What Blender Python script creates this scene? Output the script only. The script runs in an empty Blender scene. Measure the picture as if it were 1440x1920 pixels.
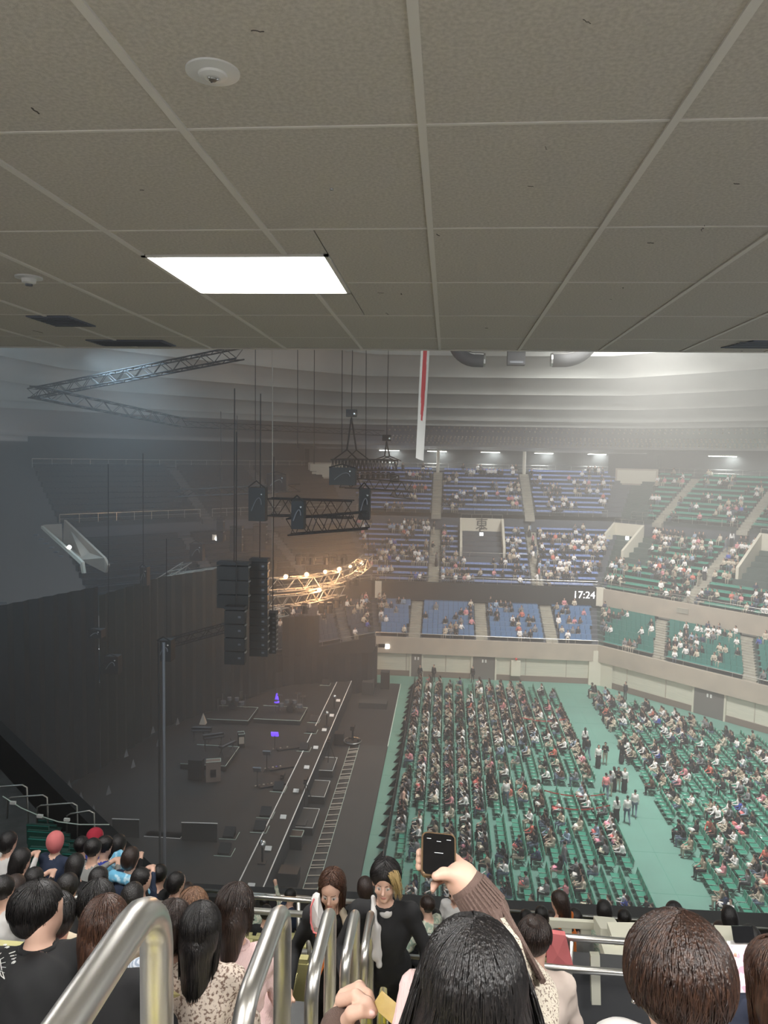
import bpy, bmesh, math, random
import numpy as np
from mathutils import Vector, Matrix, Euler
from mathutils.bvhtree import BVHTree
random.seed(7); RNG = np.random.default_rng(7)
sc = bpy.context.scene; COL = sc.collection
# ---------------------------------------------------------------- camera
# the camera stands 22 m above the arena floor (z = 0); +Y runs to the east stand, +X to the right
FPX = 1387.0; H = 22.0
TH, RO, YAW = math.radians(4.53), math.radians(1.07), math.radians(4.85)
cf = np.array([-math.sin(YAW)*math.cos(TH), math.cos(YAW)*math.cos(TH), -math.sin(TH)])
cr0 = np.array([math.cos(YAW), math.sin(YAW), 0.]); cu0 = np.cross(cr0, cf)
cr = cr0*math.cos(RO)+cu0*math.sin(RO); cu = cu0*math.cos(RO)-cr0*math.sin(RO)
CAM = np.array([0, 0, H])
cam_d = bpy.data.cameras.new('camera'); cam = bpy.data.objects.new('camera', cam_d); COL.objects.link(cam)
cam.matrix_world = Matrix(((cr[0], cu[0], -cf[0], 0), (cr[1], cu[1], -cf[1], 0), (cr[2], cu[2], -cf[2], H), (0, 0, 0, 1)))
cam_d.sensor_fit = 'HORIZONTAL'; cam_d.sensor_width = 36; cam_d.lens = 36*FPX/1440
cam_d.clip_start = .05; cam_d.clip_end = 400
sc.camera = cam
def ray(x, y): return (cf*FPX+cr*(x-720)-cu*(y-960))/FPX
def onz(x, y, z): d = ray(x, y); return CAM+d*(z-H)/d[2]
def onY(x, y, Y): d = ray(x, y); return CAM+d*Y/d[1]
def dep(x, y, t): return CAM+ray(x, y)*t
# ---------------------------------------------------------------- world, exposure
w = bpy.data.worlds.new('world'); sc.world = w; w.use_nodes = True
w.node_tree.nodes['Background'].inputs[0].default_value = (.95, .97, 1, 1)
w.node_tree.nodes['Background'].inputs[1].default_value = .84
sc.view_settings.view_transform = 'Standard'; sc.view_settings.look = 'None'
sc.view_settings.gamma = 1; sc.view_settings.exposure = .55; sc.view_settings.use_curve_mapping = False
try:
    sc.cycles.use_denoising = True; sc.cycles.max_bounces = 6; sc.cycles.diffuse_bounces = 3
    sc.cycles.glossy_bounces = 3; sc.cycles.volume_bounces = 0; sc.cycles.transmission_bounces = 2
    sc.cycles.use_adaptive_sampling = True; sc.cycles.adaptive_threshold = .03
    sc.cycles.sample_clamp_indirect = 4; sc.cycles.sample_clamp_direct = 12; sc.cycles.caustics_reflective = False
except Exception: pass
HAZE = .0078
def area_light(name, loc, target, size, power, color=(1, 1, 1), spread=180, label=None):
    ld = bpy.data.lights.new(name, 'AREA'); ld.energy = power; ld.size = size; ld.color = color
    ld.shape = 'DISK'; ld.spread = math.radians(spread)
    o = bpy.data.objects.new(name, ld); COL.objects.link(o); o.location = loc
    o.rotation_euler = (Vector(target)-Vector(loc)).to_track_quat('-Z', 'Y').to_euler()
    return o
# the hall's own flood lights high under the roof, most of them lit over the audience side
area_light('house_flood_light', (12, 44, 36), (17, 52, 0), 7, 7000, (1, .98, .93), 110)
area_light('house_flood_light', (18, 66, 34), (14, 86, 8), 6, 6500, (1, .98, .92), 120)
# added fill lights hidden above the low ceiling to brighten the roof and haze
area_light('roof_wash_light', (14, 6.5, 25.5), (14, 84, 31), 6, 2700, (1, .965, .88), 110)
area_light('roof_wash_light', (-12, 6.5, 25.5), (-30, 74, 34), 6, 1700, (.62, .84, 1), 90)
area_light('stage_work_light', (-24, 54, 29), (-20, 50, 0), 6, 1000, (.55, .80, 1), 120)  # added cool fill that tints the haze over the stage side

# ---------------------------------------------------------------- materials
MATS = {}
def mat(name, col, rough=.7, metal=0., emit=None, es=0., noise=None, bump=None, objcol=False, attr=None, spec=None, coat=0):
    if name in MATS: return MATS[name]
    m = bpy.data.materials.new(name); m.use_nodes = True; nt = m.node_tree; b = nt.nodes['Principled BSDF']
    b.inputs['Base Color'].default_value = (*col, 1); b.inputs['Roughness'].default_value = rough; b.inputs['Metallic'].default_value = metal
    if spec is not None: b.inputs['Specular IOR Level'].default_value = spec
    if coat: b.inputs['Coat Weight'].default_value = coat
    if emit: b.inputs['Emission Color'].default_value = (*emit, 1); b.inputs['Emission Strength'].default_value = es
    src = None
    if objcol:
        n = nt.nodes.new('ShaderNodeObjectInfo'); src = n.outputs['Color']
    if attr:
        n = nt.nodes.new('ShaderNodeVertexColor'); n.layer_name = attr; src = n.outputs['Color']
    if noise:   # (scale, second colour, detail, low, high, stretch)
        tc = nt.nodes.new('ShaderNodeTexCoord'); mp = nt.nodes.new('ShaderNodeMapping'); ns = nt.nodes.new('ShaderNodeTexNoise'); rp = nt.nodes.new('ShaderNodeValToRGB')
        mx = nt.nodes.new('ShaderNodeMix'); mx.data_type = 'RGBA'
        ns.inputs['Scale'].default_value = noise[0]; ns.inputs['Detail'].default_value = noise[2] if len(noise) > 2 else 3
        if len(noise) > 5: mp.inputs['Scale'].default_value = noise[5]
        rp.color_ramp.elements[0].position = noise[3] if len(noise) > 3 else .35; rp.color_ramp.elements[1].position = noise[4] if len(noise) > 4 else .65
        nt.links.new(tc.outputs['Object'], mp.inputs[0]); nt.links.new(mp.outputs[0], ns.inputs['Vector']); nt.links.new(ns.outputs[0], rp.inputs[0])
        nt.links.new(rp.outputs[0], mx.inputs['Factor'])
        if src: nt.links.new(src, mx.inputs['A'])
        else: mx.inputs['A'].default_value = (*col, 1)
        mx.inputs['B'].default_value = (*noise[1], 1); src = mx.outputs['Result']
    if src: nt.links.new(src, b.inputs['Base Color'])
    if bump:    # (scale, strength, distance, stretch)
        tc = nt.nodes.new('ShaderNodeTexCoord'); mp = nt.nodes.new('ShaderNodeMapping'); ns = nt.nodes.new('ShaderNodeTexNoise'); bp = nt.nodes.new('ShaderNodeBump')
        ns.inputs['Scale'].default_value = bump[0]; ns.inputs['Detail'].default_value = 2; bp.inputs['Strength'].default_value = bump[1]; bp.inputs['Distance'].default_value = bump[2]
        if len(bump) > 3: mp.inputs['Scale'].default_value = bump[3]
        nt.links.new(tc.outputs['Object'], mp.inputs[0]); nt.links.new(mp.outputs[0], ns.inputs['Vector']); nt.links.new(ns.outputs[0], bp.inputs['Height']); nt.links.new(bp.outputs[0], b.inputs['Normal'])
    MATS[name] = m; return m
def M(n): return MATS[n]
mat('ceiling_tile', (.66, .62, .555), .95, noise=(60, (.54, .505, .45), 4), bump=(220, .5, .004))
mat('ceiling_strip', (.78, .75, .69), .8)
mat('scuff', (.10, .09, .08), .9)
mat('white_plastic', (.8, .8, .78), .4)
mat('lamp_panel', (1, 1, 1), .5, emit=(1, .985, .96), es=38)
mat('hall_lamp', (1, 1, 1), .5, emit=(.95, 1, .97), es=42)
mat('bulb_white', (1, 1, 1), .5, emit=(1, 1, .97), es=7)
mat('bulb_warm', (1, .7, .4), .5, emit=(1, .60, .30), es=120)
mat('grille_grey', (.16, .17, .19), .5, metal=.3)
mat('chrome', (.62, .61, .57), .36, metal=1.0, bump=(3, .04, .01))
mat('chrome_dark', (.42, .42, .40), .35, metal=1.0)
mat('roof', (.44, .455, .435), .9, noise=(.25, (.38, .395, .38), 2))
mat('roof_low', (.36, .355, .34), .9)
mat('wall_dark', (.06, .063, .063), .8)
mat('cream_brick', (.72, .69, .58), .8, noise=(2.2, (.62, .60, .50), 5, .4, .6, (.3, .3, 14)))
mat('cream', (.70, .66, .55), .7)
mat('beige', (.50, .43, .35), .7, noise=(.6, (.43, .375, .31), 2))
mat('base_brown', (.22, .17, .14), .8)
mat('door_grey', (.17, .155, .145), .6)
mat('concrete', (.15, .15, .15), .85, noise=(3, (.11, .11, .11), 4))
mat('tier_blue', (.10, .11, .13), .85)
mat('tier_green', (.07, .105, .095), .85)
mat('stair', (.42, .40, .33), .85, noise=(1.5, (.34, .32, .27), 3))
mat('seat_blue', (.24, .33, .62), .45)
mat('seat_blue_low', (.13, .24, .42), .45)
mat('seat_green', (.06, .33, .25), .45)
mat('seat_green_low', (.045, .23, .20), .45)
mat('mat_green', (.15, .32, .26), .6, noise=(.35, (.135, .28, .23), 3))
mat('mat_seam', (.08, .28, .21), .7)
mat('chair_green', (.05, .27, .185), .35, coat=.3)
mat('chair_edge', (.55, .68, .6), .35)
mat('black_cloth', (.018, .019, .02), .95)
mat('black_paint', (.010, .010, .011), .6)
mat('dark_metal', (.014, .015, .017), .6)
mat('drape_green', (.010, .016, .015), .95, noise=(.12, (.007, .010, .010), 2, .4, .6, (1, 1, .05)))
mat('seat_dark', (.02, .025, .035), .8)  # blue seats with the dark of the north-east stand put into the colour
mat('seat_dim', (.06, .075, .11), .7)  # the same seats in its lower stand, shade painted in less deeply
mat('tier_dark', (.02, .02, .024), .9)  # north-east treads, colour darkened to stand for the unlit side
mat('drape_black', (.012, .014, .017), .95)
mat('stage_floor', (.022, .021, .020), .75, noise=(.8, (.03, .029, .028), 3))
mat('runner', (.05, .049, .046), .8, noise=(.7, (.04, .04, .038), 3))
mat('tape_white', (.85, .85, .82), .7)
mat('silver', (.7, .7, .7), .25, metal=1)
mat('led_white', (1, 1, 1), .5, emit=(1, 1, 1), es=3.2)
mat('led_blue', (.1, .05, .8), .5, emit=(.15, .06, 1), es=1.3)
mat('flag_white', (.85, .85, .85), .85, bump=(1.2, .4, .05, (1, 1, .12)))
mat('flag_red', (.62, .03, .05), .85)
mat('red_tape', (.62, .05, .04), .7)
mat('sign_dark', (.07, .065, .06), .7)
mat('paper', (.8, .8, .77), .8)
mat('tread', (.62, .57, .44), .8, noise=(14, (.5, .46, .36), 4))
mat('nosing', (.09, .09, .09), .8)
mat('yellow_mark', (.85, .75, .03), .6)
mat('seat_yellow', (.47, .43, .20), .45, coat=.2)
mat('cream_paint', (.66, .64, .52), .5)
mat('parapet', (.055, .055, .057), .6)

# ---------------------------------------------------------------- mesh helpers
class MB:
    def __init__(s): s.v = []; s.f = []; s.m = []
    def add(s, vs, fs, mi=0):
        n = len(s.v); s.v += [tuple(map(float, p)) for p in vs]; s.f += [tuple(i+n for i in f) for f in fs]; s.m += [mi]*len(fs); return s
    def box(s, c, d, mi=0, rot=None, mx=None):
        hx, hy, hz = d[0]/2, d[1]/2, d[2]/2
        p = [Vector((x, y, z)) for x in (-hx, hx) for y in (-hy, hy) for z in (-hz, hz)]
        R = mx if mx is not None else (Euler(rot).to_matrix() if rot else Matrix.Identity(3))
        c = Vector(c); p = [R@q+c for q in p]
        return s.add(p, [(0, 1, 3, 2), (4, 6, 7, 5), (0, 4, 5, 1), (2, 3, 7, 6), (0, 2, 6, 4), (1, 5, 7, 3)], mi)
    def b2(s, lo, hi, mi=0): return s.box([(a+b)/2 for a, b in zip(lo, hi)], [abs(b-a) for a, b in zip(lo, hi)], mi)
    def quad(s, a, b, c, d, mi=0): return s.add([a, b, c, d], [(0, 1, 2, 3)], mi)
    def prism(s, poly, z0, z1, mi=0):
        n = len(poly); vs = [(x, y, z0) for x, y in poly]+[(x, y, z1) for x, y in poly]
        return s.add(vs, [tuple(range(n))[::-1], tuple(range(n, 2*n))]+[(i, (i+1) % n, n+(i+1) % n, n+i) for i in range(n)], mi)
    def tube(s, pts, r, n=8, mi=0, closed=False, caps=True):
        pts = [Vector(p) for p in pts]; k = len(pts); rs = r if isinstance(r, (list, tuple)) else [r]*k
        t0 = (pts[1]-pts[0]).normalized(); up = Vector((0, 0, 1)) if abs(t0.z) < .9 else Vector((1, 0, 0)); nx = t0.cross(up).normalized()
        vs = []; 
        for i, p in enumerate(pts):
            a = pts[i-1] if (i > 0 or closed) else p; b = pts[(i+1) % k] if (i < k-1 or closed) else p
            t = (b-a).normalized(); nx = (nx-t*nx.dot(t)); nx = nx.normalized() if nx.length > 1e-6 else t.orthogonal().normalized(); ny = t.cross(nx)
            vs += [p+(nx*math.cos(q*2*math.pi/n)+ny*math.sin(q*2*math.pi/n))*rs[i] for q in range(n)]
        fs = [(i*n+q, i*n+(q+1) % n, ((i+1) % k)*n+(q+1) % n, ((i+1) % k)*n+q) for i in range(k if closed else k-1) for q in range(n)]
        if caps and not closed: fs += [tuple(range(n))[::-1], tuple((k-1)*n+q for q in range(n))]
        return s.add(vs, fs, mi)
    def cyl(s, a, b, r, n=12, mi=0): return s.tube([a, b], r, n, mi)
    def ball(s, c, r, mi=0, n=10, m=7):
        r = r if isinstance(r, (tuple, list)) else (r, r, r); vs = [(c[0], c[1], c[2]+r[2])]
        for j in range(1, m):
            a = math.pi*j/m
            vs += [(c[0]+r[0]*math.sin(a)*math.cos(2*math.pi*i/n), c[1]+r[1]*math.sin(a)*math.sin(2*math.pi*i/n), c[2]+r[2]*math.cos(a)) for i in range(n)]
        vs.append((c[0], c[1], c[2]-r[2])); L = len(vs)-1
        fs = [(0, 1+i, 1+(i+1) % n) for i in range(n)]+[(L, L-n+(i+1) % n, L-n+i) for i in range(n)]
        fs += [(1+j*n+i, 1+(j+1)*n+i, 1+(j+1)*n+(i+1) % n, 1+j*n+(i+1) % n) for j in range(m-2) for i in range(n)]
        return s.add(vs, fs, mi)
    def mesh(s, name, mats, smooth=False):
        me = bpy.data.meshes.new(name); me.from_pydata(s.v, [], s.f)
        for m in (mats if isinstance(mats, (list, tuple)) else [mats]): me.materials.append(M(m) if isinstance(m, str) else m)
        if s.m: me.polygons.foreach_set('material_index', s.m)
        if smooth: me.polygons.foreach_set('use_smooth', [True]*len(me.polygons))
        me.validate(); me.update(); return me
    def obj(s, name, mats, parent=None, smooth=False, loc=None, **tags):
        return link(name, s.mesh(name, mats, smooth), parent, loc, **tags)
def link(name, me, parent=None, loc=None, label=None, cat=None, group=None, kind=None, mw=None):
    o = bpy.data.objects.new(name, me); COL.objects.link(o)
    if parent: o.parent = parent
    if loc is not None: o.location = loc
    if mw is not None: o.matrix_world = mw
    if label: o['label'] = label
    if cat: o['category'] = cat
    if group: o['group'] = group
    if kind: o['kind'] = kind
    return o
def thing(name, loc, label, cat, group=None, rz=0, kind=None):
    o = link(name, None, None, loc, label, cat, group, kind); o.rotation_euler = (0, 0, rz); return o
def struct(name, loc=(0, 0, 0)): return link(name, None, None, loc, kind='structure')
def seg(a, b, n): return [tuple(a[k]+(b[k]-a[k])*i/n for k in range(3)) for i in range(n+1)]
def text_mesh(s, size, depth=.0, font=None):
    cu_ = bpy.data.curves.new('txt', 'FONT'); cu_.body = s; cu_.size = size; cu_.extrude = depth; cu_.align_x = 'CENTER'; cu_.align_y = 'CENTER'
    o = bpy.data.objects.new('txt', cu_); COL.objects.link(o); dg = bpy.context.evaluated_depsgraph_get()
    me = bpy.data.meshes.new_from_object(o.evaluated_get(dg)); bpy.data.objects.remove(o); return me

ordn = ['first', 'second', 'third', 'fourth', 'fifth', 'sixth', 'seventh', 'eighth', 'ninth', 'tenth', 'eleventh', 'twelfth', 'thirteenth', 'fourteenth', 'fifteenth', 'sixteenth', 'seventeenth', 'eighteenth', 'nineteenth', 'twentieth']
def ordw(n): return ordn[n-1] if n <= 20 else (['', '', 'twenty', 'thirty', 'forty', 'fifty', 'sixty', 'seventy', 'eighty', 'ninety'][n//10]+'-'+ordn[n % 10-1] if n % 10 else {30: 'thirtieth', 40: 'fortieth', 50: 'fiftieth', 60: 'sixtieth', 70: 'seventieth', 80: 'eightieth', 90: 'ninetieth'}[n])

# ================================================================ NEAR CEILING
ZC = H+1.3; ce = struct('ceiling')
gx = [-1.105+.97*i for i in range(-8, 8)]; gy = [3.04+1.35*i for i in range(-4, 5)]; YE = 9.32; XL, XR = gx[0], gx[-1]
holes = {'lamp': (-2.09, -.82, 4.93, 6.1)}
LX0, LX1, LY0, LY1 = holes['lamp']
def tile(x0, x1, y0, y1):
    g = .004; mb = MB(); mb.b2((x0+g, y0+g, ZC), (x1-g, y1-g, ZC+.03)); mb.obj('ceiling_panel', 'ceiling_tile', ce)
ys = gy+[YE] if gy[-1] < YE-.3 else gy[:-1]+[YE]
for i in range(len(gx)-1):
    for j in range(len(ys)-1):
        x0, x1, y0, y1 = gx[i], gx[i+1], ys[j], ys[j+1]
        ox0, ox1, oy0, oy1 = max(x0, LX0), min(x1, LX1), max(y0, LY0), min(y1, LY1)
        if ox0 < ox1 and oy0 < oy1:
            if x0 < ox0-.03: tile(x0, ox0, y0, y1)
            if ox1 < x1-.03: tile(ox1, x1, y0, y1)
            if y0 < oy0-.03: tile(ox0, ox1, y0, oy0)
            if oy1 < y1-.03: tile(ox0, ox1, oy1, y1)
        else: tile(x0, x1, y0, y1)
for x in gx[1:-1]:
    for (a, b) in ([(ys[0], YE)] if not (LX0-.02 < x < LX1+.02) else [(ys[0], LY0-.02), (LY1+.02, YE)]):
        MB().b2((x-.017, a, ZC-.010), (x+.017, b, ZC+.002)).obj('ceiling_batten', 'ceiling_strip', ce)
for y in ys[1:-1]:
    sp = [(XL, XR)] if not (LY0 < y < LY1) else [(XL, LX0-.02), (LX1+.02, XR)]
    for a, b in sp: MB().b2((a, y-.008, ZC-.004), (b, y+.008, ZC+.002)).obj('ceiling_batten', 'ceiling_strip', ce)
MB().b2((XL, ys[0], ZC+.03), (LX0, YE, ZC+.10)).b2((LX1, ys[0], ZC+.03), (XR, YE, ZC+.10)).b2((LX0, ys[0], ZC+.03), (LX1, LY0, ZC+.10)).b2((LX0, LY1, ZC+.03), (LX1, YE, ZC+.10)).obj('ceiling_slab', 'ceiling_strip', ce)
MB().b2((XL, YE, ZC-.012), (XR, YE+.06, ZC+.5)).obj('ceiling_edge', 'ceiling_strip', ce)
sf = MB()
for px, py, L, a in [(1316, 428, .12, 1.4), (1023, 277, .03, 1.2), (995, 349, .03, .3), (1100, 40, .035, .6), (483, 58, .04, .2), (66, 207, .05, 1.5), (266, 356, .02, .2), (1381, 344, .03, .2), (821, 440, .04, 1.2), (726, 588, .09, 1.5), (752, 551, .05, 1.5), (714, 549, .05, .1), (1168, 540, .05, 1.5), (72, 622, .16, 1.3), (1220, 455, .04, .1), (1145, 561, .02, .5), (912, 615, .03, .3), (1385, 660, .1, 1.4), (383, 530, .03, .1)]:
    p = onz(px, py, ZC); n = 7; pts = []
    for i in range(n):
        t = (i/(n-1)-.5)*L; q = random.uniform(-.1, .1)*L
        pts.append((p[0]+t*math.cos(a)-q*math.sin(a), min(p[1]+t*math.sin(a)+q*math.cos(a), YE-.02), ZC-.001))
    sf.tube(pts, [max(.0012, .0035*random.random())]*n, 4)
sf.obj('scuff_mark', 'scuff', ce)
# recessed ceiling lamps: the one in view and its neighbours of the same row further back and to the sides
def ceiling_lamp(x0, x1, y0, y1, label, recess=.09):
    t = thing('ceiling_lamp', ((x0+x1)/2, (y0+y1)/2, ZC), label, 'ceiling lamp', 'recessed square ceiling lamps')
    a, b = (x1-x0)/2, (y1-y0)/2; fr = MB()
    for s in (-1, 1):
        fr.b2((s*a-.015, -b-.015, -.012), (s*a+.015, b+.015, recess)); fr.b2((-a-.015, s*b-.015, -.012), (a+.015, s*b+.015, recess))
    fr.obj('frame', 'ceiling_strip', t); MB().b2((-a, -b, recess), (a, b, recess+.01)).obj('diffuser', 'lamp_panel', t); return t
ceiling_lamp(LX0+.015, LX1-.015, LY0+.015, LY1-.015, 'bright square recessed lamp glowing white in the low ceiling')
mat('vent_grey', (.20, .22, .27), .6)
for nm, pts, lb in [('ceiling_hatch', [(48, 592), (133, 594), (178, 611), (105, 610)], 'dark grey ceiling vent left of the lamp, the nearer of two'), ('ceiling_hatch', [(160, 637), (290, 639), (330, 648), (190, 646)], 'flat grey ceiling vent by the ceiling edge at left'), ('ceiling_hatch', [(1390, 638), (1470, 640), (1470, 652), (1352, 651)], 'dark torn grey ceiling vent at the right ceiling edge')]:
    P = [onz(x, y, ZC-.003) for x, y in pts]; x0 = min(p[0] for p in P); x1 = max(p[0] for p in P); y0 = min(p[1] for p in P); y1 = min(max(p[1] for p in P), YE-.05)
    t = thing(nm, ((x0+x1)/2, (y0+y1)/2, ZC), lb, 'vent', 'ceiling vents'); a, b = (x1-x0)/2, (y1-y0)/2
    MB().prism([(-a*.55, -b), (a*.15, -b), (a, b), (-a, b)] if pts[0][0] > 1000 else [(-a, -b), (a, -b), (a, b), (-a, b)], -.014, -.001).obj('panel', 'vent_grey', t)
    m = MB()
    for k in range(6): m.b2((-a*.9, -b*.8+k*b*.32, -.02), (a*.9, -b*.8+k*b*.32+.02, -.013))
    m.obj('slat', 'grille_grey', t)
p = onz(399, 134, ZC); t = thing('round_ceiling_light', p, 'round white emergency light set flush in the ceiling', 'ceiling light')
def lathe(prof, n=36):
    m = MB(); k = len(prof); vs = [(r*math.cos(2*math.pi*i/n), r*math.sin(2*math.pi*i/n), z) for r, z in prof for i in range(n)]
    m.add(vs, [(j*n+i, j*n+(i+1) % n, (j+1)*n+(i+1) % n, (j+1)*n+i) for j in range(k-1) for i in range(n)]); return m
lathe([(.093, .002), (.092, -.006), (.05, -.011), (.047, -.018), (.028, -.024), (.0, -.024)]).obj('cover', 'white_plastic', t, smooth=False)
lathe([(.014, -.024), (.013, -.030), (0, -.031)], 16).obj('lens', 'chrome_dark', t)
for a in (0, 2.1, 4.2): MB().ball((.017*math.cos(a), .017*math.sin(a), -.026), .005).obj('diode', 'silver', t)
p = onz(54, 519, ZC); t = thing('smoke_detector', p, 'small round white smoke detector at the left of the ceiling', 'smoke detector')
lathe([(.10, .0), (.10, -.012), (.055, -.018), (.05, -.045), (.03, -.055), (0, -.055)], 28).obj('body', 'white_plastic', t)
lathe([(.028, -.055), (.026, -.068), (0, -.07)], 14).obj('sensor', 'grille_grey', t)
p = onz(622, 354, ZC); lathe([(.010, 0), (.009, -.006), (0, -.008)], 12).obj('ceiling_hook', 'silver', None, loc=p, label='tiny shiny metal fixing in the ceiling above the lamp', cat='fixing')
# neighbours of the lamp outside the frame
for (cx_, cy_) in [(-5.9, 5.5), (2.4, .3), (-1.45, -.6), (6.2, 3.2)]:
    ceiling_lamp(cx_-.6, cx_+.6, cy_-.55, cy_+.55, 'white recessed ceiling lamp outside the picture, %s' % {-5.9: 'left of the visible one', 2.4: 'right above the camera', -1.45: 'behind the camera', 6.2: 'far to the right'}[cx_], recess=-.02)

# ================================================================ ARENA SHELL
CX, CY = 4.1, 46.2; S2 = math.sqrt(.5)
def hw(Y):
    return float(np.interp(Y, [60, 72, 79, 100, 106], [6.5, 10.9, 12.0, 20.6, 23]))
FACES = ('E', 'SE', 'NE')
def fp(face, Y, t, z):
    h = hw(Y)
    if face == 'E': return (CX+t, Y, z)
    sg = 1 if face == 'SE' else -1
    s = t+h   # t measured from the face's own middle line
    return (CX+sg*(h+s*S2), Y-s*S2, z)
def fdir(face):   # outward, along
    return {'E': (Vector((0, 1, 0)), Vector((1, 0, 0))), 'SE': (Vector((S2, S2, 0)), Vector((S2, -S2, 0))), 'NE': (Vector((-S2, S2, 0)), Vector((-S2, -S2, 0)))}[face]
TMAX = {'E': lambda Y: hw(Y), 'SE': lambda Y: 15., 'NE': lambda Y: 17.}
fl = struct('floor')
oct_ = lambda a, h: [(CX-h, CY+a), (CX+h, CY+a), (CX+h+(a-h), CY+h), (CX+h+(a-h), CY-h), (CX+h, CY-a), (CX-h, CY-a), (CX-h-(a-h), CY-h), (CX-h-(a-h), CY+h)]
MB().prism(oct_(25.8, 10.9)[::-1], -.3, 0).obj('floor_slab', 'mat_green', fl)
sm = MB()
for k in range(-10, 12): sm.b2((CX+k*2.0-.01, 24, .0), (CX+k*2.0+.01, 71, .004))
for k in range(12): sm.b2((-15, 25+k*4.0-.012, .0), (26, 25+k*4.0+.012, .004))
sm.obj('mat_seam', 'mat_seam', fl)
# ground-floor wall under the lower stand
def wall_run(face, t0, t1, z0, z1, Y, th, m, name, parent):
    o, d = fdir(face); a = Vector(fp(face, Y, t0, 0)); b = Vector(fp(face, Y, t1, 0)); mb = MB()
    mb.prism([(a.x, a.y), (b.x, b.y), (b.x+o.x*th, b.y+o.y*th), (a.x+o.x*th, a.y+o.y*th)], z0, z1); return mb.obj(name, m, parent)
for face, nm in (('E', 'wall_east'), ('SE', 'wall_southeast'), ('NE', 'wall_northeast')):
    wl = struct(nm); T = TMAX[face](72); t0 = -hw(72)
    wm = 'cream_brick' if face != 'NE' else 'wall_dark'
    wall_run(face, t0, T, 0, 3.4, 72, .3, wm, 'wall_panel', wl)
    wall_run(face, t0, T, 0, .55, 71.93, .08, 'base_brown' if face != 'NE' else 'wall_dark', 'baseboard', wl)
    if face != 'NE':
        for k in range(6):
            t = t0+3.2+k*3.9
            if t < T: wall_run(face, t-.03, t+.03, .55, 3.1, 71.95, .06, 'beige', 'wall_joint', wl)
        for k in range(3):
            t = t0+4.6+k*6.3
            if t < T: wall_run(face, t-.6, t+.6, 2.75, 3.0, 71.9, .1, 'sign_dark', 'vent_grille', wl)
dn = 0
for face, ta, tb, two in [('E', -7.2, -6.2, 0), ('E', -1.15, 1.0, 1), ('SE', -1.1, 1.5, 1)]:
    dn += 1; d0 = struct('door_%d' % dn); o, d = fdir(face)
    wall_run(face, ta, tb, 0, 3.0, 71.88, .1, 'door_grey', 'door_leaf', d0)
    for t in (ta-.09, tb+.09): wall_run(face, t-.08, t+.08, 0, 3.3, 71.82, .15, 'cream', 'door_frame', d0)
    tc = (ta+tb)/2
    wall_run(face, tc-.3, tc+.3, 2.35, 2.9, 71.84, .02, 'paper', 'sign_plate', d0)
    wall_run(face, tc-.2, tc-.05, 1.7, 2.0, 71.84, .02, 'paper', 'paper_notice', d0); wall_run(face, tc+.1, tc+.25, 1.7, 2.0, 71.84, .02, 'paper', 'paper_notice', d0)
def box_on(face, t, z, w_, h_, dth, m, name, label, cat, Y=71.85, group=None):
    o, d = fdir(face); c = Vector(fp(face, Y, t, z)); mb = MB(); mx = Matrix((d, o, Vector((0, 0, 1)))).transposed()
    mb.box((0, 0, 0), (w_, dth, h_), mx=mx); return mb.obj(name, m, None, loc=c, label=label, cat=cat, group=group)
t = box_on('E', 3.0, 1.35, .9, 1.5, .35, 'cream', 'hydrant_box', 'cream wall cabinet with a red lamp on the east wall', 'cabinet', Y=71.68)
MB().ball((0, -.25, .95), .12).obj('lamp', 'red_tape', t)
box_on('E', -3.9, 2.75, .35, .35, .12, 'cream', 'wall_speaker', 'small square box high on the cream east wall', 'wall box')
p = fp('E', 71.6, -9.6, 3.0); t = thing('wall_lamp', p, 'lit white lamp on the east wall beside the black drape', 'wall lamp')
MB().box((0, 0, 0), (.4, .15, .4)).obj('diffuser', 'bulb_white', t); MB().box((-.55, .1, .05), (.7, .2, .35)).obj('housing', 'sign_dark', t)
# corner pier between east and south-east walls
cp = Vector(fp('E', 72, hw(72), 0)); MB().prism([(cp.x-.9, cp.y-.35), (cp.x+.2, cp.y-.5), (cp.x+1.1, cp.y-1.4), (cp.x+1.1, cp.y+.3), (cp.x-.9, cp.y+.3)], 0, 3.4).obj('wall_corner_pier', 'cream', None, kind='structure')

# balcony fasciae, soffits, rails
def ring_strip(face, Ya, Yb, za, zb, m, name, parent, t0=None, t1=None, th=.0):
    tA0 = -hw(Ya) if t0 is None else t0; tB0 = -hw(Yb) if t0 is None else t0
    tA1 = (TMAX[face](Ya)) if t1 is None else t1; tB1 = (TMAX[face](Yb)) if t1 is None else t1
    mb = MB(); mb.quad(fp(face, Ya, tA0, za), fp(face, Ya, tA1, za), fp(face, Yb, tB1, zb), fp(face, Yb, tB0, zb)); return mb.obj(name, m, parent)
def rail(face, Y, t0, t1, z, h=.9, posts=2.0, parent=None, m='chrome', r=.03, lows=(.5,)):
    mb = MB(); a = Vector(fp(face, Y, t0, z)); b = Vector(fp(face, Y, t1, z)); L = (b-a).length; n = max(1, round(L/posts)); up = Vector((0, 0, h))
    mb.tube([a+up, b+up], r, 5)
    for lw in lows: mb.tube([a+up*lw, b+up*lw], r*.7, 4)
    for i in range(n+1): q = a+(b-a)*i/n; mb.tube([q, q+up], r*.8, 4)
    return mb.obj('rail', m, parent)
Z1 = 3.4   # lower stand front floor
Z2 = 22-14.35  # upper stand front floor
AIS1 = {'E': (-7.0, -.3, 6.6), 'SE': (-4.6, 3.6, 11.5), 'NE': (-7.5, 1.5)}
AIS2 = {'E': (-5.35, 5.9), 'SE': (-2.5, 6.), 'NE': (-5., 5.)}
AIS3 = {'E': (-5.35, 5.9), 'SE': (-11.6, -2.0, 8), 'NE': (-8, 2.)}
ROWS_1 = [(73.0+.82*i, Z1+.30*(i+1)) for i in range(9)]
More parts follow.
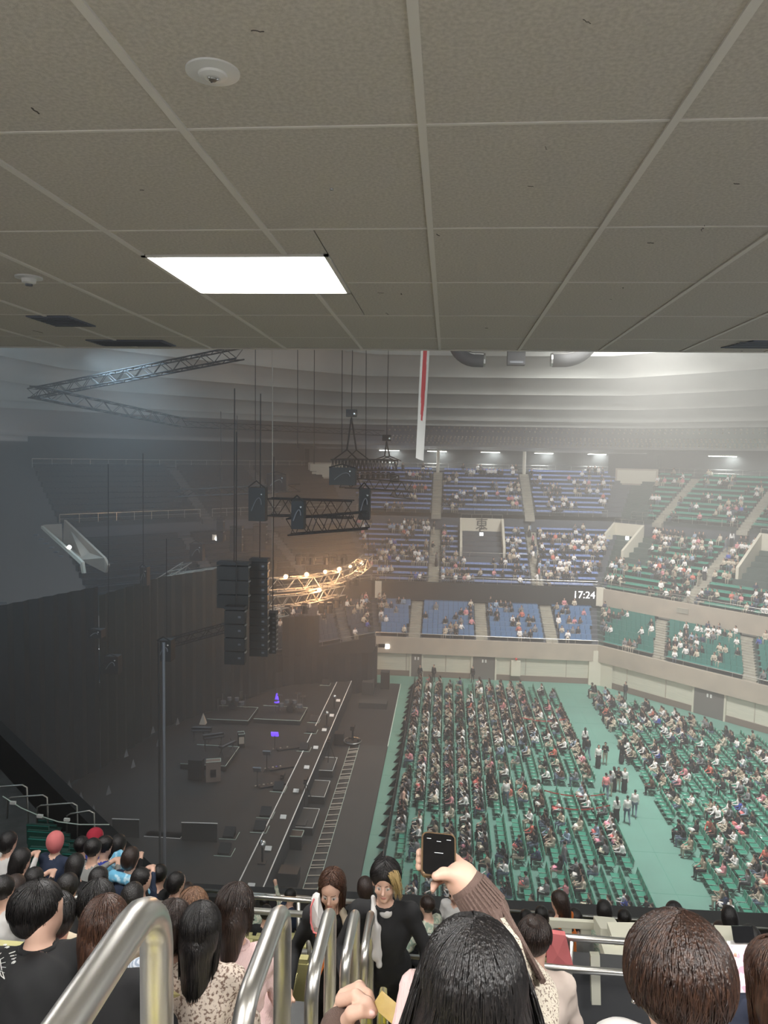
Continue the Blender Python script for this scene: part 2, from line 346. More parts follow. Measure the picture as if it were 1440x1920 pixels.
ROWS_2 = [(79.9+.9*i, Z2+.5*(i+.6)) for i in range(11)]
ROWS_3 = [(90.7+.9*i, Z2+7.25+.52*i) for i in range(10)]
SEATS = []   # (face, Y, t, z, level) of every stand seat, for the spectators
def sections(face, Y, ais, w_=.62, ends=.5):
    xs = [-hw(Y)+ends]+[q for a in ais for q in (a-w_, a+w_)]+[TMAX[face](Y)-(ends if face == 'E' else 0)]
    return [(xs[i], xs[i+1]) for i in range(0, len(xs)-1, 2) if xs[i+1]-xs[i] > .8]
def bench_row(face, Y, t0, t1, z, m, parent, pitch, back, lvl):
    o, d = fdir(face); up = Vector((0, 0, 1)); mb = MB(); n = max(1, int((t1-t0)/pitch)); mx = Matrix((d, o, up)).transposed()
    off = ((t1-t0)-n*pitch)/2
    base = Vector(fp(face, Y, 0, z))
    for i in range(n):
        t = t0+off+(i+.5)*pitch; c = base+d*t
        mb.box(c+up*.42, (pitch*.94, .42, .05), mx=mx)
        mb.box(c+up*(.45+back/2)+o*.24, (pitch*.94, .05, back), mx=mx)
        SEATS.append((face, Y, t, z, lvl))
    mb.box(base+d*(t0+t1)/2+up*.2+o*.1, (n*pitch, .12, .4), 1, mx=mx)
    return mb.obj('seat_row', [m, 'dark_metal'], parent)
vom = {'E': (-2.3, 2.5), 'SE': (.2, 7.)}
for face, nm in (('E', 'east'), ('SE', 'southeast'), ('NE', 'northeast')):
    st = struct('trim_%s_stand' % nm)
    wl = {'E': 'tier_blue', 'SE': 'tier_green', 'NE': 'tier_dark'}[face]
    # lower stand
    mb = MB(); sb = MB()
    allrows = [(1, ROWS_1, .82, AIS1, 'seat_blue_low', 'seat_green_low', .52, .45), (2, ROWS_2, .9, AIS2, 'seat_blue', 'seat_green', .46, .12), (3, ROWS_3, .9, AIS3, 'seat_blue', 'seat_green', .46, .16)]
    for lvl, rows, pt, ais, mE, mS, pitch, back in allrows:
        prev = None
        for k, (Y, z) in enumerate(rows):
            Ya, Yb = Y-.5, Y-.5+pt; zp = rows[k-1][1] if k else z-.5
            A = lambda yy, t, zz: fp(face, yy, t, zz)
            tm = TMAX[face]
            mb.quad(A(Ya, -hw(Ya), z), A(Ya, tm(Ya), z), A(Yb, tm(Yb), z), A(Yb, -hw(Yb), z))
            mb.quad(A(Ya, -hw(Ya), zp), A(Ya, tm(Ya), zp), A(Ya, tm(Ya), z), A(Ya, -hw(Ya), z))
            for a in ais[face]:
                for h_ in range(2):
                    y0 = Ya-pt/2+h_*pt/2; zz = zp+(z-zp)*(h_+1)/2+.02
                    o, d = fdir(face); c = Vector(fp(face, y0+pt/4, a, zz-.25)); mx = Matrix((d, o, Vector((0, 0, 1)))).transposed()
                    sb.box(c, (1.15, pt/2+.01, .5), mx=mx)
            for (t0, t1) in sections(face, Y, ais[face]):
                if face == 'NE' and lvl > 1 and k % 1 == 0 and t0 > 8: continue
                segs = [(t0, t1)]
                if lvl == 2 and k >= 4 and face in vom:
                    v0, v1 = vom[face]; segs = [(t0, min(t1, v0-.2)), (max(t0, v1+.2), t1)]
                if lvl == 2 and k >= 5 and face == 'SE': segs = [(max(a_, -hw(Y)+4.6), b_) for a_, b_ in segs]
                if lvl == 3: segs = [(max(a_, -hw(Y)+(3.3 if face == 'SE' else 2.2)), min(b_, hw(Y)-2.0) if face == 'E' else b_) for a_, b_ in segs]
                for a_, b_ in segs:
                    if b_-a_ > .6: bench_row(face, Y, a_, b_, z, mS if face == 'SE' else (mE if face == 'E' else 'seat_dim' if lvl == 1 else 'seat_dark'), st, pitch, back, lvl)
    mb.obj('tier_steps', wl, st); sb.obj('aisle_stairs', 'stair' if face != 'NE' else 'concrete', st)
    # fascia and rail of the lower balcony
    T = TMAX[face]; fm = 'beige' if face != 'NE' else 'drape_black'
    ring_strip(face, 71.6, 71.6, 2.35, 3.95, fm, 'fascia', st); ring_strip(face, 71.6, 71.85, 3.95, 3.95, fm, 'fascia_top', st)
    ring_strip(face, 71.85, 71.85, 3.95, Z1, fm, 'fascia_back', st); ring_strip(face, 71.6, 73, 2.35, 2.35, fm, 'soffit', st)
    rail(face, 71.75, -hw(71.7), T(71.7), 3.9, .45, 2.2, st, lows=())
    # fascia of the upper balcony
    zt, zb = 22-13.75, 22-15.55
    ring_strip(face, 79, 79, zb, zt, 'beige' if face == 'SE' else 'black_paint', 'fascia', st)
    ring_strip(face, 79, 79.25, zt, zt, 'beige' if face == 'SE' else 'black_paint', 'fascia_top', st)
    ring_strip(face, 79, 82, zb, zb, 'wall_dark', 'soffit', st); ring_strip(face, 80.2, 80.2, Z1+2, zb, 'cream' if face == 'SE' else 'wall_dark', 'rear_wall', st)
    rail(face, 79.15, -hw(79), T(79), zt, .62, 1.5, st)
    # cross aisle between the upper tiers
    ring_strip(face, 89.4, 90.2, ROWS_2[-1][1]+.05, ROWS_2[-1][1]+.05, wl, 'cross_aisle', st)
    ring_strip(face, 90.2, 90.2, ROWS_2[-1][1]+.05, ROWS_3[0][1], 'tier_blue', 'cross_wall', st)
    zz = ROWS_3[0][1]
    pr = None
    for (t0, t1) in sections(face, 90.2, AIS3[face], .7, 1.5): rail(face, 90.2, t0, t1, zz-.05, .85, 1.8, st)
    for (t0, t1) in sections(face, 84.0, AIS2[face], .7): 
        if face == 'E' and t0 > -5 and t1 < 7: 
            rail(face, 84.0, t0, t1, ROWS_2[4][1], 1.0, 3, st, lows=())
    # top walkway and back wall
    ring_strip(face, 99.2, 101, ROWS_3[-1][1]+.3, ROWS_3[-1][1]+.3, wl, 'walkway', st)
    rail(face, 99.4, -hw(99)+2, T(99), ROWS_3[-1][1]+.3, .9, 2.0, st)
    ring_strip(face, 101, 101, ROWS_3[-1][1]-1, 23.4, 'wall_dark', 'rear_wall', st)
    # strip lamps under the eave
    nl = 0
    for t in {'E': (-12.4, -6.0, 1.1, 8.1, 15.0), 'SE': (-9.5, -2.5, 4.5), 'NE': ()}[face]:
        for (dt, Y, wd) in ((0, 99.0, 1.7), (2.6, 100.4, 1.3)):
            nl += 1; o, d = fdir(face); mx = Matrix((d, o, Vector((0, 0, 1)))).transposed(); c = Vector(fp(face, Y, t+dt*.4, 22.42))
            lt = thing('strip_lamp', c, 'lit white strip lamp under the eave, %s one along the %s stand' % (('first', 'second', 'third', 'fourth', 'fifth', 'sixth', 'seventh', 'eighth', 'ninth', 'tenth')[nl-1], 'east' if face == 'E' else 'south-east'), 'strip lamp', 'strip lamps under the eave')
            MB().box((0, 0, -.03), (wd, .55, .05), mx=mx).obj('diffuser', 'hall_lamp', lt); MB().box((0, 0, .05), (wd+.1, .65, .1), mx=mx).obj('housing', 'cream', lt)
# LED ribbon board on the east upper fascia with the clock
led = thing('ribbon_board', (CX, 78.9, 22-14.65), 'long black ribbon display on the east balcony front showing 17:24', 'display board')
MB().b2((-11.4, -.08, -.95), (12.0, .08, .9)).obj('casing', 'black_paint', led)
MB().b2((-11.6, -.16, -.95), (-10.9, -.08, .9)).obj('end_panel', 'cream', led)
me = text_mesh('17:24', 1.05); me.materials.append(M('led_white')); o = link('clock_digits', me, led, (10.6, -.10, .1)); o.rotation_euler = (math.pi/2, 0, 0)
cpz = Vector(fp('E', 79, hw(79), 0)); MB().prism([(cpz.x-.15, cpz.y-.35), (cpz.x+.5, cpz.y-.5), (cpz.x+.7, cpz.y-.6), (cpz.x+.7, cpz.y+.3), (cpz.x-.15, cpz.y+.3)], 22-15.6, 22-13.7).obj('wall_fascia_corner', 'cream', None, kind='structure')

# vomitories (stair mouths) in the upper stand
def vomitory(face, t0, t1, Yf, Yb, zf, zb_, label, text=None, rot=None):
    o, d = fdir(face); c0 = Vector(fp(face, Yb, (t0+t1)/2, 0)); mx3 = Matrix((d, o, Vector((0, 0, 1)))).transposed()
    v = thing('stair_mouth', (c0.x, c0.y, zf), label, 'stair entrance', 'stair mouths in the upper stand'); w2 = (t1-t0)/2; L = Yb-Yf; hh = zb_-zf
    def P(x, y, z): return tuple(mx3@Vector((x, y, z)))
    m = MB(); hz = hh*.52
    m.quad(P(-w2, -.05, hz), P(w2, -.05, hz), P(w2, -.05, hh), P(-w2, -.05, hh)); m.obj('rear_panel', 'cream', v)
    m = MB(); m.quad(P(-w2, -.02, 0), P(w2, -.02, 0), P(w2, -.02, hz), P(-w2, -.02, hz)); m.quad(P(-w2, -L, .02), P(w2, -L, .02), P(w2, 0, .02), P(-w2, 0, .02)); m.obj('opening', 'door_grey', v)
    for s in (-1, 1):
        m = MB(); x0, x1 = s*w2-.14, s*w2+.14
        a = [(x0, -L, -.6), (x1, -L, -.6), (x1, 0, -.2), (x0, 0, -.2), (x0, -L, hh*.34), (x1, -L, hh*.34), (x1, 0, hh), (x0, 0, hh)]
        m.add([P(*q) for q in a], [(0, 1, 2, 3), (4, 5, 6, 7), (0, 1, 5, 4), (1, 2, 6, 5), (2, 3, 7, 6), (3, 0, 4, 7)]); m.obj('side_wall', 'cream', v)
    m = MB(); m.tube([P(-w2, 0, hh+.45), P(w2, 0, hh+.45)], .03, 5)
    for k in range(5): x = -w2+k*w2/2; m.tube([P(x, 0, hh), P(x, 0, hh+.45)], .025, 4)
    m.obj('rail', 'chrome', v)
    MB().box(P(0, -.15, hz+.25), (.42, .12, .42), mx=mx3).obj('exit_lamp', 'bulb_white', v)
    for x in (-w2*.62, w2*.45): MB().box(P(x, -.12, hz*.75), (.75, .04, .42), mx=mx3).obj('notice', 'paper', v)
    if text:
        for q, (s, z) in enumerate(text):
            me = text_mesh(s, 1.55); me.materials.append(M('sign_dark')); e = link('sign_letter', me, v, P(0, -.13, z)); e.rotation_euler = (math.pi/2, 0, 0)
    return v
vomitory('E', -2.35, 2.55, 84.3, 88.6, 22-12.0, 22-7.5, 'east stair mouth whose cream panel reads the east sign and a big E', (('東', 3.75), ('E', 2.75)))
vomitory('SE', -16.3, -12.6, 84.5, 88.6, 22-11.6, 22-7.6, 'narrow stair mouth at the corner below the black booth')
vomitory('SE', .3, 6.5, 84.0, 88.8, 22-12.0, 22-7.3, 'stair mouth at the right edge cut into the green seats')
# corner booths
def booth(sg, label):
    k = Vector(fp('E', 97.5, sg*hw(97.5), 0)); b = thing('corner_booth', (k.x+sg*.4, k.y-.5, 22-7.0), label, 'booth', 'corner booths'); R = Matrix.Rotation(-sg*math.radians(22), 3, 'Z')
    MB().box((0, 1.5, 3.6), (6.0, 3.0, 7.6), mx=R).obj('body', 'wall_dark', b)
    MB().box(R@Vector((0, -.15, 4.6)), (5.2, .25, 2.1), mx=R).obj('sign_frame', 'beige', b)
    MB().box(R@Vector((0, -.30, 4.6)), (4.7, .1, 1.7), mx=R).obj('sign_panel', 'cream', b)
    m = MB()
    for x in (-2.2, 0, 2.2): m.box(R@Vector((x, -.1, 1.8)), (.25, .3, 3.4), mx=R)
    m.obj('mullion', 'black_paint', b)
    MB().box(R@Vector((0, -.8, -.7)), (6.4, 1.8, 1.6), mx=R).obj('ledge', 'tier_blue', b)
    m = MB()
    for x in range(7): q = R@Vector((-3+x, -1.6, 0)); m.tube([(q.x, q.y, .0), (q.x, q.y, 1.0)], .03, 4)
    a, c = R@Vector((-3, -1.6, 1.0)), R@Vector((3, -1.6, 1.0)); m.tube([a, c], .035, 5); m.obj('rail', 'chrome', b)
    return b
booth(1, 'dark corner booth with a pale blank sign between blue and green seats'); booth(-1, 'dark corner booth with a pale panel half hidden by rigging')
# columns at the top of the stand
for face, t in (('E', -5.4), ('E', 5.9)):
    c = fp(face, 98.6, t, ROWS_3[-1][1]); MB().cyl((0, 0, 0), (0, 0, 3.0), .22, 10).obj('column_post', 'cream', None, loc=c, kind='structure')

# ---------------------------------------------------------------- the tent roof
rf = struct('ceiling_roof')
prof = [(54.6, 22.55), (53.0, 23.1), (46.0, 26.0), (44.6, 26.6), (41.5, 27.9), (37.5, 29.2), (33, 30.6), (28, 32.2), (22, 34.2), (15, 36.6), (6, 39.6)]
def ringpt(r, ang):  # soft octagon
    a = (ang+math.pi/8) % (math.pi/4)-math.pi/8; rr = r/math.cos(a); rr = rr*.75+r*.25*1.03
    return (CX+rr*math.sin(ang), CY+rr*math.cos(ang))
NS = 96
for k in range(len(prof)-1):
    (r0, z0), (r1, z1) = prof[k], prof[k+1]; mb = MB(); steps = 6; vs = []
    lip = .45 if k > 1 else .1
    rows_ = [(r0, z0-(lip if k > 1 else 0))]+[(r0+(r1-r0)*(i/steps), z0+(z1-z0)*(i/steps)+(.9 if k > 1 else .3)*math.sin(math.pi*i/steps)*.8) for i in range(steps+1)]
    for (r_, z_) in rows_:
        for i in range(NS):
            a = 2*math.pi*i/NS; x, y = ringpt(r_, a); vs.append((x, y, z_))
    R_ = len(rows_); mb.add(vs, [(j*NS+i, j*NS+(i+1) % NS, (j+1)*NS+(i+1) % NS, (j+1)*NS+i) for j in range(R_-1) for i in range(NS)])
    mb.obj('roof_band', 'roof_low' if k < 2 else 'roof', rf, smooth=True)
cap = MB(); cap.add([(CX, CY, 40.5)]+[(*ringpt(6, 2*math.pi*i/NS), 39.6) for i in range(NS)], [(0, 1+i, 1+(i+1) % NS) for i in range(NS)]); cap.obj('roof_cap', 'roof', rf)
# studs on the lowest, perforated band
mb = MB()
for row, (f_, off) in enumerate(((.78, 0), (.66, .5), (.42, .2), (.34, .7), (.24, .2), (.14, .6))):
    r_ = 53+(46-53)*f_; z_ = 23.1+2.9*f_
    for i in range(150 if row > 1 else 110):
        a = (-14+i*(84/(150 if row > 1 else 110))+off)*math.pi/180; x, y = ringpt(r_-.1, a); mb.box((x, y, z_-.02), (.16, .16, .16), rot=(.5, 0, -a))
mb.obj('roof_stud', 'beige', rf)
# outer shell of the hall: dark back walls north and west of the arena, closed so that no daylight enters
sh = struct('wall_north'); mb = MB()
for k in range(NS):
    a0, a1 = 2*math.pi*k/NS, 2*math.pi*(k+1)/NS
    if -2.75 < ((a0+math.pi) % (2*math.pi))-math.pi < 2.75:
        p0, p1 = ringpt(54.8, a0), ringpt(54.8, a1); mb.quad((*p0, -1), (*p1, -1), (*p1, 22.9), (*p0, 22.9))
mb.obj('shell', 'wall_dark', sh)
# ================================================================ STAGE SIDE
ZS = 1.2
dk = struct('floor_stage_pit')
MB().b2((-30, 22, -.02), (-3.95, 69.3, .012)).obj('pit_floor', 'stage_floor', dk)
MB().b2((-4.0, 54, .012), (-3.93, 69.3, .016)).obj('floor_tape', 'chair_edge', dk)
MB().b2((-6.35, 32, .012), (-4.0, 54, .03)).obj('floor_runner', 'runner', None, label='long dark rubber runner laid on the floor beside the dolly track', cat='floor mat')
MB().b2((-40, 20, -.3), (-15, 69, -.03)).obj('floor_back', 'black_paint', None, kind='structure')
stg = thing('stage', (-9, 50, 0), 'large black concert stage with white edge strips along its front', 'stage')
def rel(o, b): return tuple(Vector(b)-o.location)
def relobj(mb, name, m, parent, **k):
    L = parent.location; mb.v = [(x-L.x, y-L.y, z-L.z) for x, y, z in mb.v]; return mb.obj(name, m, parent, **k)
relobj(MB().prism([(-8.25, 25), (-8.25, 68.5), (-10.9, 66.6), (-14.3, 63.0), (-20.5, 52.5), (-22.5, 44), (-24, 25)], 0, ZS), 'deck', 'stage_floor', stg)
relobj(MB().b2((-8.31, 25, ZS), (-8.25, 68.2, ZS+.02)), 'edge_strip', 'tape_white', stg)
relobj(MB().b2((-9.58, 25, ZS), (-9.52, 66.5, ZS+.02)), 'edge_strip', 'tape_white', stg)
relobj(MB().b2((-8.24, 25, 0), (-8.2, 68.5, ZS-.05)), 'front_skirt', 'drape_black', stg)
# drapes
def drape(pts, z0, z1, m, label, name='stage_drape', fold=.25, n=5):
    mb = MB(); P = []
    for i in range(len(pts)-1):
        a, b = Vector((*pts[i], 0)), Vector((*pts[i+1], 0)); L = (b-a).length; k = max(2, int(L/fold/2)); nn = Vector((-(b-a).y, (b-a).x, 0)).normalized()
        for j in range(k): P.append(a+(b-a)*j/k+nn*(.09 if j % 2 else -.09))
    P.append(Vector((*pts[-1], 0)))
    c = Vector((pts[0][0], pts[0][1], z0)); vs = [(p.x-c.x, p.y-c.y, 0) for p in P]+[(p.x-c.x, p.y-c.y, z1-z0) for p in P]; q = len(P)
    mb.add(vs, [(i, i+1, q+i+1, q+i) for i in range(q-1)]); return mb.obj(name, m, None, loc=c, label=label, cat='curtain', group='black stage drapes')
drape([(-6.3, 69.6), (-6.4, 66.4), (-14.2, 63.6)], 0, 3.75, 'drape_black', 'low black drape closing the gap between stage end and cream wall')
drape([(-14.6, 63.0), (-20.9, 52.2), (-22.0, 45.0)], 1.2, 12.6, 'drape_green', 'tall dark backdrop running behind the stage')
drape([(-22.0, 45), (-25.5, 36.0), (-28, 26)], 1.2, 13.2, 'drape_black', 'black backdrop nearest the camera at the far left of the stage')
drape([(-11.2, 65.2), (-14.3, 63.8)], 3.75, 7.3, 'drape_black', 'black drape stacked above the low one, under the warm lit truss')
# hooks along the foot of the backdrop
for k, (px, py) in enumerate([(327, 1335), (333, 1357), (287, 1373), (297, 1397), (237, 1417), (250, 1437), (204, 1487), (130, 1477), (152, 1500), (176, 1525)]):
    c = onz(px, py, 1.6); m = MB(); m.add([(-.16, 0, 0), (.16, 0, 0), (0, 0, .5), (0, -.35, 0)], [(0, 1, 2), (0, 3, 2), (1, 2, 3), (0, 1, 3)])
    m.obj('floor_fixture', 'grille_grey', None, loc=c, label='small grey wedge fixture at the foot of the backdrop, %s counted from the far end' % ordw(k+1), cat='fixture', group='grey fixtures along the backdrop')
# north stand in the dark with its pale stair mouth
ns = struct('wall_north_stand'); mb = MB()
for k in range(14):
    z = 6.5+k*.95; o_ = k*1.5
    mb.b2((-31-o_-1.5, 16, z-1.2), (-31-o_, 58-o_*.3, z))
mb.obj('tier_steps', 'tier_blue', ns)
v = thing('stair_mouth', (-33, 60, 15), 'pale sloping walls of a stair mouth in the dark north stand', 'stair entrance', 'stair mouths in the upper stand')
A_ = lambda px, py, Y: Vector(onY(px, py, Y))-v.location
m = MB(); q = [A_(80, 984, 62), A_(116, 982, 62), A_(117, 1018, 62), A_(112, 1016, 62)]; m.quad(*q); m.obj('rear_panel', 'beige', v)
def slab(P, th, m_, nm, par): 
    m = MB(); n = len(P); vs = [tuple(p) for p in P]+[tuple(p+Vector(th)) for p in P]; m.add(vs, [tuple(range(n)), tuple(range(n, 2*n))[::-1]]+[(i, (i+1) % n, n+(i+1) % n, n+i) for i in range(n)]); return m.obj(nm, m_, par)
slab([A_(120, 975, 61), A_(195, 1046, 56), A_(202, 1060, 56), A_(197, 1074, 56), A_(150, 1050, 57), A_(118, 1020, 61)], (.1, .2, 0), 'beige', 'side_wall', v)
slab([A_(77, 986, 60), A_(154, 1054, 55), A_(157, 1075, 55), A_(153, 1075, 55), A_(150, 1058, 55), A_(76, 990, 60)], (.1, .2, 0), 'cream', 'side_wall', v)
MB().ball(A_(130, 1026, 57), .17).obj('exit_lamp', 'bulb_white', v)
for k in range(6): MB().box(A_(68+k*9.5, 1003+k*8, 57), (.35, .3, .1)).obj('step', 'grille_grey', v)
c = onY(407, 1010, 66); t = thing('exit_lamp', c, 'small bright white lamp in the dark left of the rigging', 'lamp'); MB().ball((0, 0, 0), .2).obj('bulb', 'bulb_white', t); MB().box((.1, .2, .1), (1.2, .2, .5)).obj('plate', 'beige', t)

# ---------------------------------------------------------------- trusses and rigging
def truss_mb(pts, s=.5, bay=.6, r=.035, mb=None, tri=False):
    mb = mb or MB(); pts = [Vector(p) for p in pts]; ch = []
    offs = [(-s/2, -s/2), (s/2, -s/2), (s/2, s/2), (-s/2, s/2)]
    fr = []
    for i, p in enumerate(pts):
        t = (pts[min(i+1, len(pts)-1)]-pts[max(i-1, 0)]).normalized(); sd = t.cross(Vector((0, 0, 1))); sd = sd.normalized() if sd.length > .1 else Vector((1, 0, 0)); up = sd.cross(t)
        fr.append([p+sd*a+up*b for a, b in offs])
    for c in range(4): mb.tube([f[c] for f in fr], r, 5)
    for i in range(len(pts)-1):
        L = (pts[i+1]-pts[i]).length; n = max(1, round(L/bay))
        for j in range(n):
            for a, b in ((0, 1), (1, 2), (2, 3), (3, 0)):
                f0 = [fr[i][c].lerp(fr[i+1][c], j/n) for c in range(4)]; f1 = [fr[i][c].lerp(fr[i+1][c], (j+1)/n) for c in range(4)]
                mb.tube([f0[a], f1[b]] if j % 2 else [f0[b], f1[a]], r*.6, 3, caps=False)
                if a in (0, 2): mb.tube([f0[a], f0[b]], r*.6, 3, caps=False)
    return mb
def truss(pts, label, s=.5, bay=.6, r=.035, m='dark_metal', name='lighting_truss', n=1):
    P = [Vector(p) for p in pts]
    if n > 1: P = [P[i].lerp(P[i+1], j/n) for i in range(len(P)-1) for j in range(n)]+[P[-1]]
    c = P[0].copy(); mb = truss_mb([p-c for p in P], s, bay, r*1.1)
    return mb.obj(name, m, None, loc=c, label=label, cat='truss', group='hung lighting trusses')
Yp = lambda px, py, Y: Vector(onY(px, py, Y))
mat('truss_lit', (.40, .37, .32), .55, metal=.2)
truss([Yp(60, 738, 58), Yp(450, 662, 48)], 'long thin dark truss slanting up to the left-hand ceiling edge', .75, 1.0, .05)
truss([Yp(65, 735, 50), Yp(345, 793, 70)], 'long dark truss under the roof running down from the far left', .8, 1.2, .05)
truss([Yp(345, 795, 70), Yp(718, 812, 84)], 'thin distant truss below the roof behind the curved lamp rig', .55, 1.3, .04)
truss([Yp(505, 950, 38), Yp(662, 955, 38)], 'long deep black lattice truss above the lit one', .88, .55, .036)
truss([Yp(541, 987, 33), Yp(690, 975, 33)], 'big black box truss, lowest of the dark ones by the blue seats', .74, .36, .034)
truss([Yp(642, 905, 52), Yp(768, 912, 56)], 'small dark truss across the first rows of blue seats', .7, .5, .05)
truss([Yp(735, 925, 55), Yp(770, 929, 56)], 'short black truss end below the small truss before blue seats', .5, .35, .05)
truss([Yp(330, 925, 62), Yp(560, 915, 60)], 'dim truss far back at the left above the loudspeakers', .6, 1.1, .05)
truss([Yp(283, 1108, 54), Yp(352, 1063, 60)], 'pale sloping truss left of the loudspeaker block', .8, .9, .035, 'truss_lit')
truss([Yp(320, 1090, 58), Yp(408, 1078, 58)], 'pale lattice truss behind the loudspeaker block', 1.1, .9, .035, 'truss_lit')
truss([Yp(325, 1203, 40), Yp(430, 1175, 42)], 'dim truss arm leading right from the black mast', .45, .5, .03)
truss([Yp(512, 1097, 55), Yp(580, 1092, 58), Yp(630, 1082, 61), Yp(668, 1067, 65), Yp(690, 1050, 69)], 'curved truss lit warm orange by its own lamps', .95, .9, .05, 'truss_lit', n=2)
truss([Yp(512, 1128, 55), Yp(560, 1124, 57), Yp(600, 1115, 59), Yp(640, 1106, 62)], 'second warm-lit truss just below the curved one', .8, .8, .045, 'truss_lit', n=2)
truss([Yp(505, 1152, 54), Yp(538, 1145, 55)], 'short warm-lit truss piece, lowest of the three', .6, .5, .04, 'truss_lit')
def lamp(c, label, r=.16, power=700, m='bulb_warm'):
    t = thing('stage_lamp', c, label, 'stage lamp', 'warm lamps on the curved truss'); MB().ball((0, -.1, 0), r, n=12, m=8).obj('bulb', m, t)
    MB().tube([(0, .0, 0), (0, .35, 0)], [.2, .14], 10).obj('housing', 'dark_metal', t); MB().tube([(-.24, .15, .45), (-.24, .15, 0), (.24, .15, 0), (.24, .15, .45)], .02, 4).obj('yoke', 'dark_metal', t)
    if power:
        ld = bpy.data.lights.new('lamp_glow', 'POINT'); ld.energy = power; ld.color = (1, .55, .27); ld.shadow_soft_size = .25
        o = bpy.data.objects.new('lamp_glow', ld); COL.objects.link(o); o.parent = t; o.location = (0, -.5, -.1)
for k, (px, py, Y) in enumerate([(536, 1081, 55.5), (575, 1077, 57.5), (610, 1072, 59.5), (636, 1067, 61), (657, 1062, 63.5), (678, 1056, 66.5)]):
    lamp(Yp(px, py, Y), 'glowing warm lamp on the curved truss, %s from its left end' % ('first', 'second', 'third', 'fourth', 'fifth', 'last')[k], .15-.012*k, 850 if k in (1, 3) else (650 if k == 5 else 0))
lamp(Yp(599, 1106, 58.5), 'single glowing warm lamp on the lower truss', .15, 700)
def dark_lamp(c, lab, grp, s=1.):
    t = thing('moving_head_lamp', c, lab, 'stage lamp', grp); MB().box((0, 0, -.05*s), (.3*s, .3*s, .14*s)).obj('base', 'dark_metal', t)
    MB().tube([(-.2*s, 0, -.4*s), (-.2*s, 0, -.1*s), (.2*s, 0, -.1*s), (.2*s, 0, -.4*s)], .04*s, 4).obj('yoke', 'dark_metal', t)
    MB().tube([(0, 0, -.2*s), (0, -.05, -.65*s)], [.14*s, .19*s], 8).obj('head', 'black_paint', t)
# curved lamp rig with bridles
ca = [Yp(632, 874, 50), Yp(655, 872, 53), Yp(685, 872, 56), Yp(712, 872, 59), Yp(737, 873, 62)]
t = truss(ca, 'curved black ring truss hung on rope bridles, lamps beneath it', .85, .4, .055, n=2)
for k in range(12):
    u_ = k/11*4; i = min(3, int(u_)); p = ca[i].lerp(ca[i+1], u_-i); dark_lamp(p-Vector((0, 0, .55)), 'small black moving lamp under the curved truss, %s from the left' % ordw(k+1), 'moving lamps under the curved truss', .8)
def bridle(top, feet, label):
    t = thing('rope_bridle', top, label, 'hoist', 'rope bridles'); m = MB().box((0, 0, .3), (.7, .5, .5)); m.obj('hoist', 'black_paint', t)
    MB().ball((.25, -.35, .25), .12).obj('hoist_lamp', 'silver', t)
    for f in feet:
        f = Vector(f)-Vector(top); mid = f*.75; MB().tube([(0, 0, 0), mid], .06, 5).obj('rope', 'black_paint', t)
        MB().tube([mid, f+Vector((-.9, 0, 0))], .045, 4).obj('rope', 'black_paint', t); MB().tube([mid, f+Vector((.9, 0, 0))], .045, 4).obj('rope', 'black_paint', t)
    MB().tube([(0, 0, .5), (0, 0, 13)], .03, 4).obj('chain', 'dark_metal', t)
bridle(Yp(659, 783, 51), [Yp(648, 863, 51), Yp(671, 863, 54)], 'tall rope bridle with a hoist holding the left of the curved truss')
bridle(Yp(725, 828, 61), [Yp(720, 864, 60), Yp(732, 864, 61.5)], 'small rope bridle with a hoist at the right of the curved truss')
for k, (px, y0, y1, Y, m_) in enumerate([(268, 850, 1215, 48, 'dark_metal'), (203, 870, 1230, 46, 'dark_metal'), (557, 660, 840, 52, 'dark_metal'), (640, 660, 850, 50, 'dark_metal'), (685, 657, 860, 54, 'dark_metal'), (478, 690, 900, 50, 'dark_metal'), (510, 670, 1090, 54, 'truss_lit'), (312, 1010, 1200, 44, 'dark_metal'), (588, 690, 870, 55, 'dark_metal'), (690, 1000, 1060, 60, 'dark_metal')]):
    a, b = Yp(px, y0, Y), Yp(px+1, y1, Y); top = Vector((a.x, a.y, max(a.z, 34))) if y0 < 700 else a
    MB().tube([(0, 0, 0), b-top], .028, 4).obj('hanging_cable', m_, None, loc=top, label='thin straight hanging cable over the stage side, %s counted from the left' % ordw(1+sorted([268, 203, 557, 640, 685, 478, 510, 312, 588, 690]).index(px)), cat='cable', group='cables hanging from the roof')
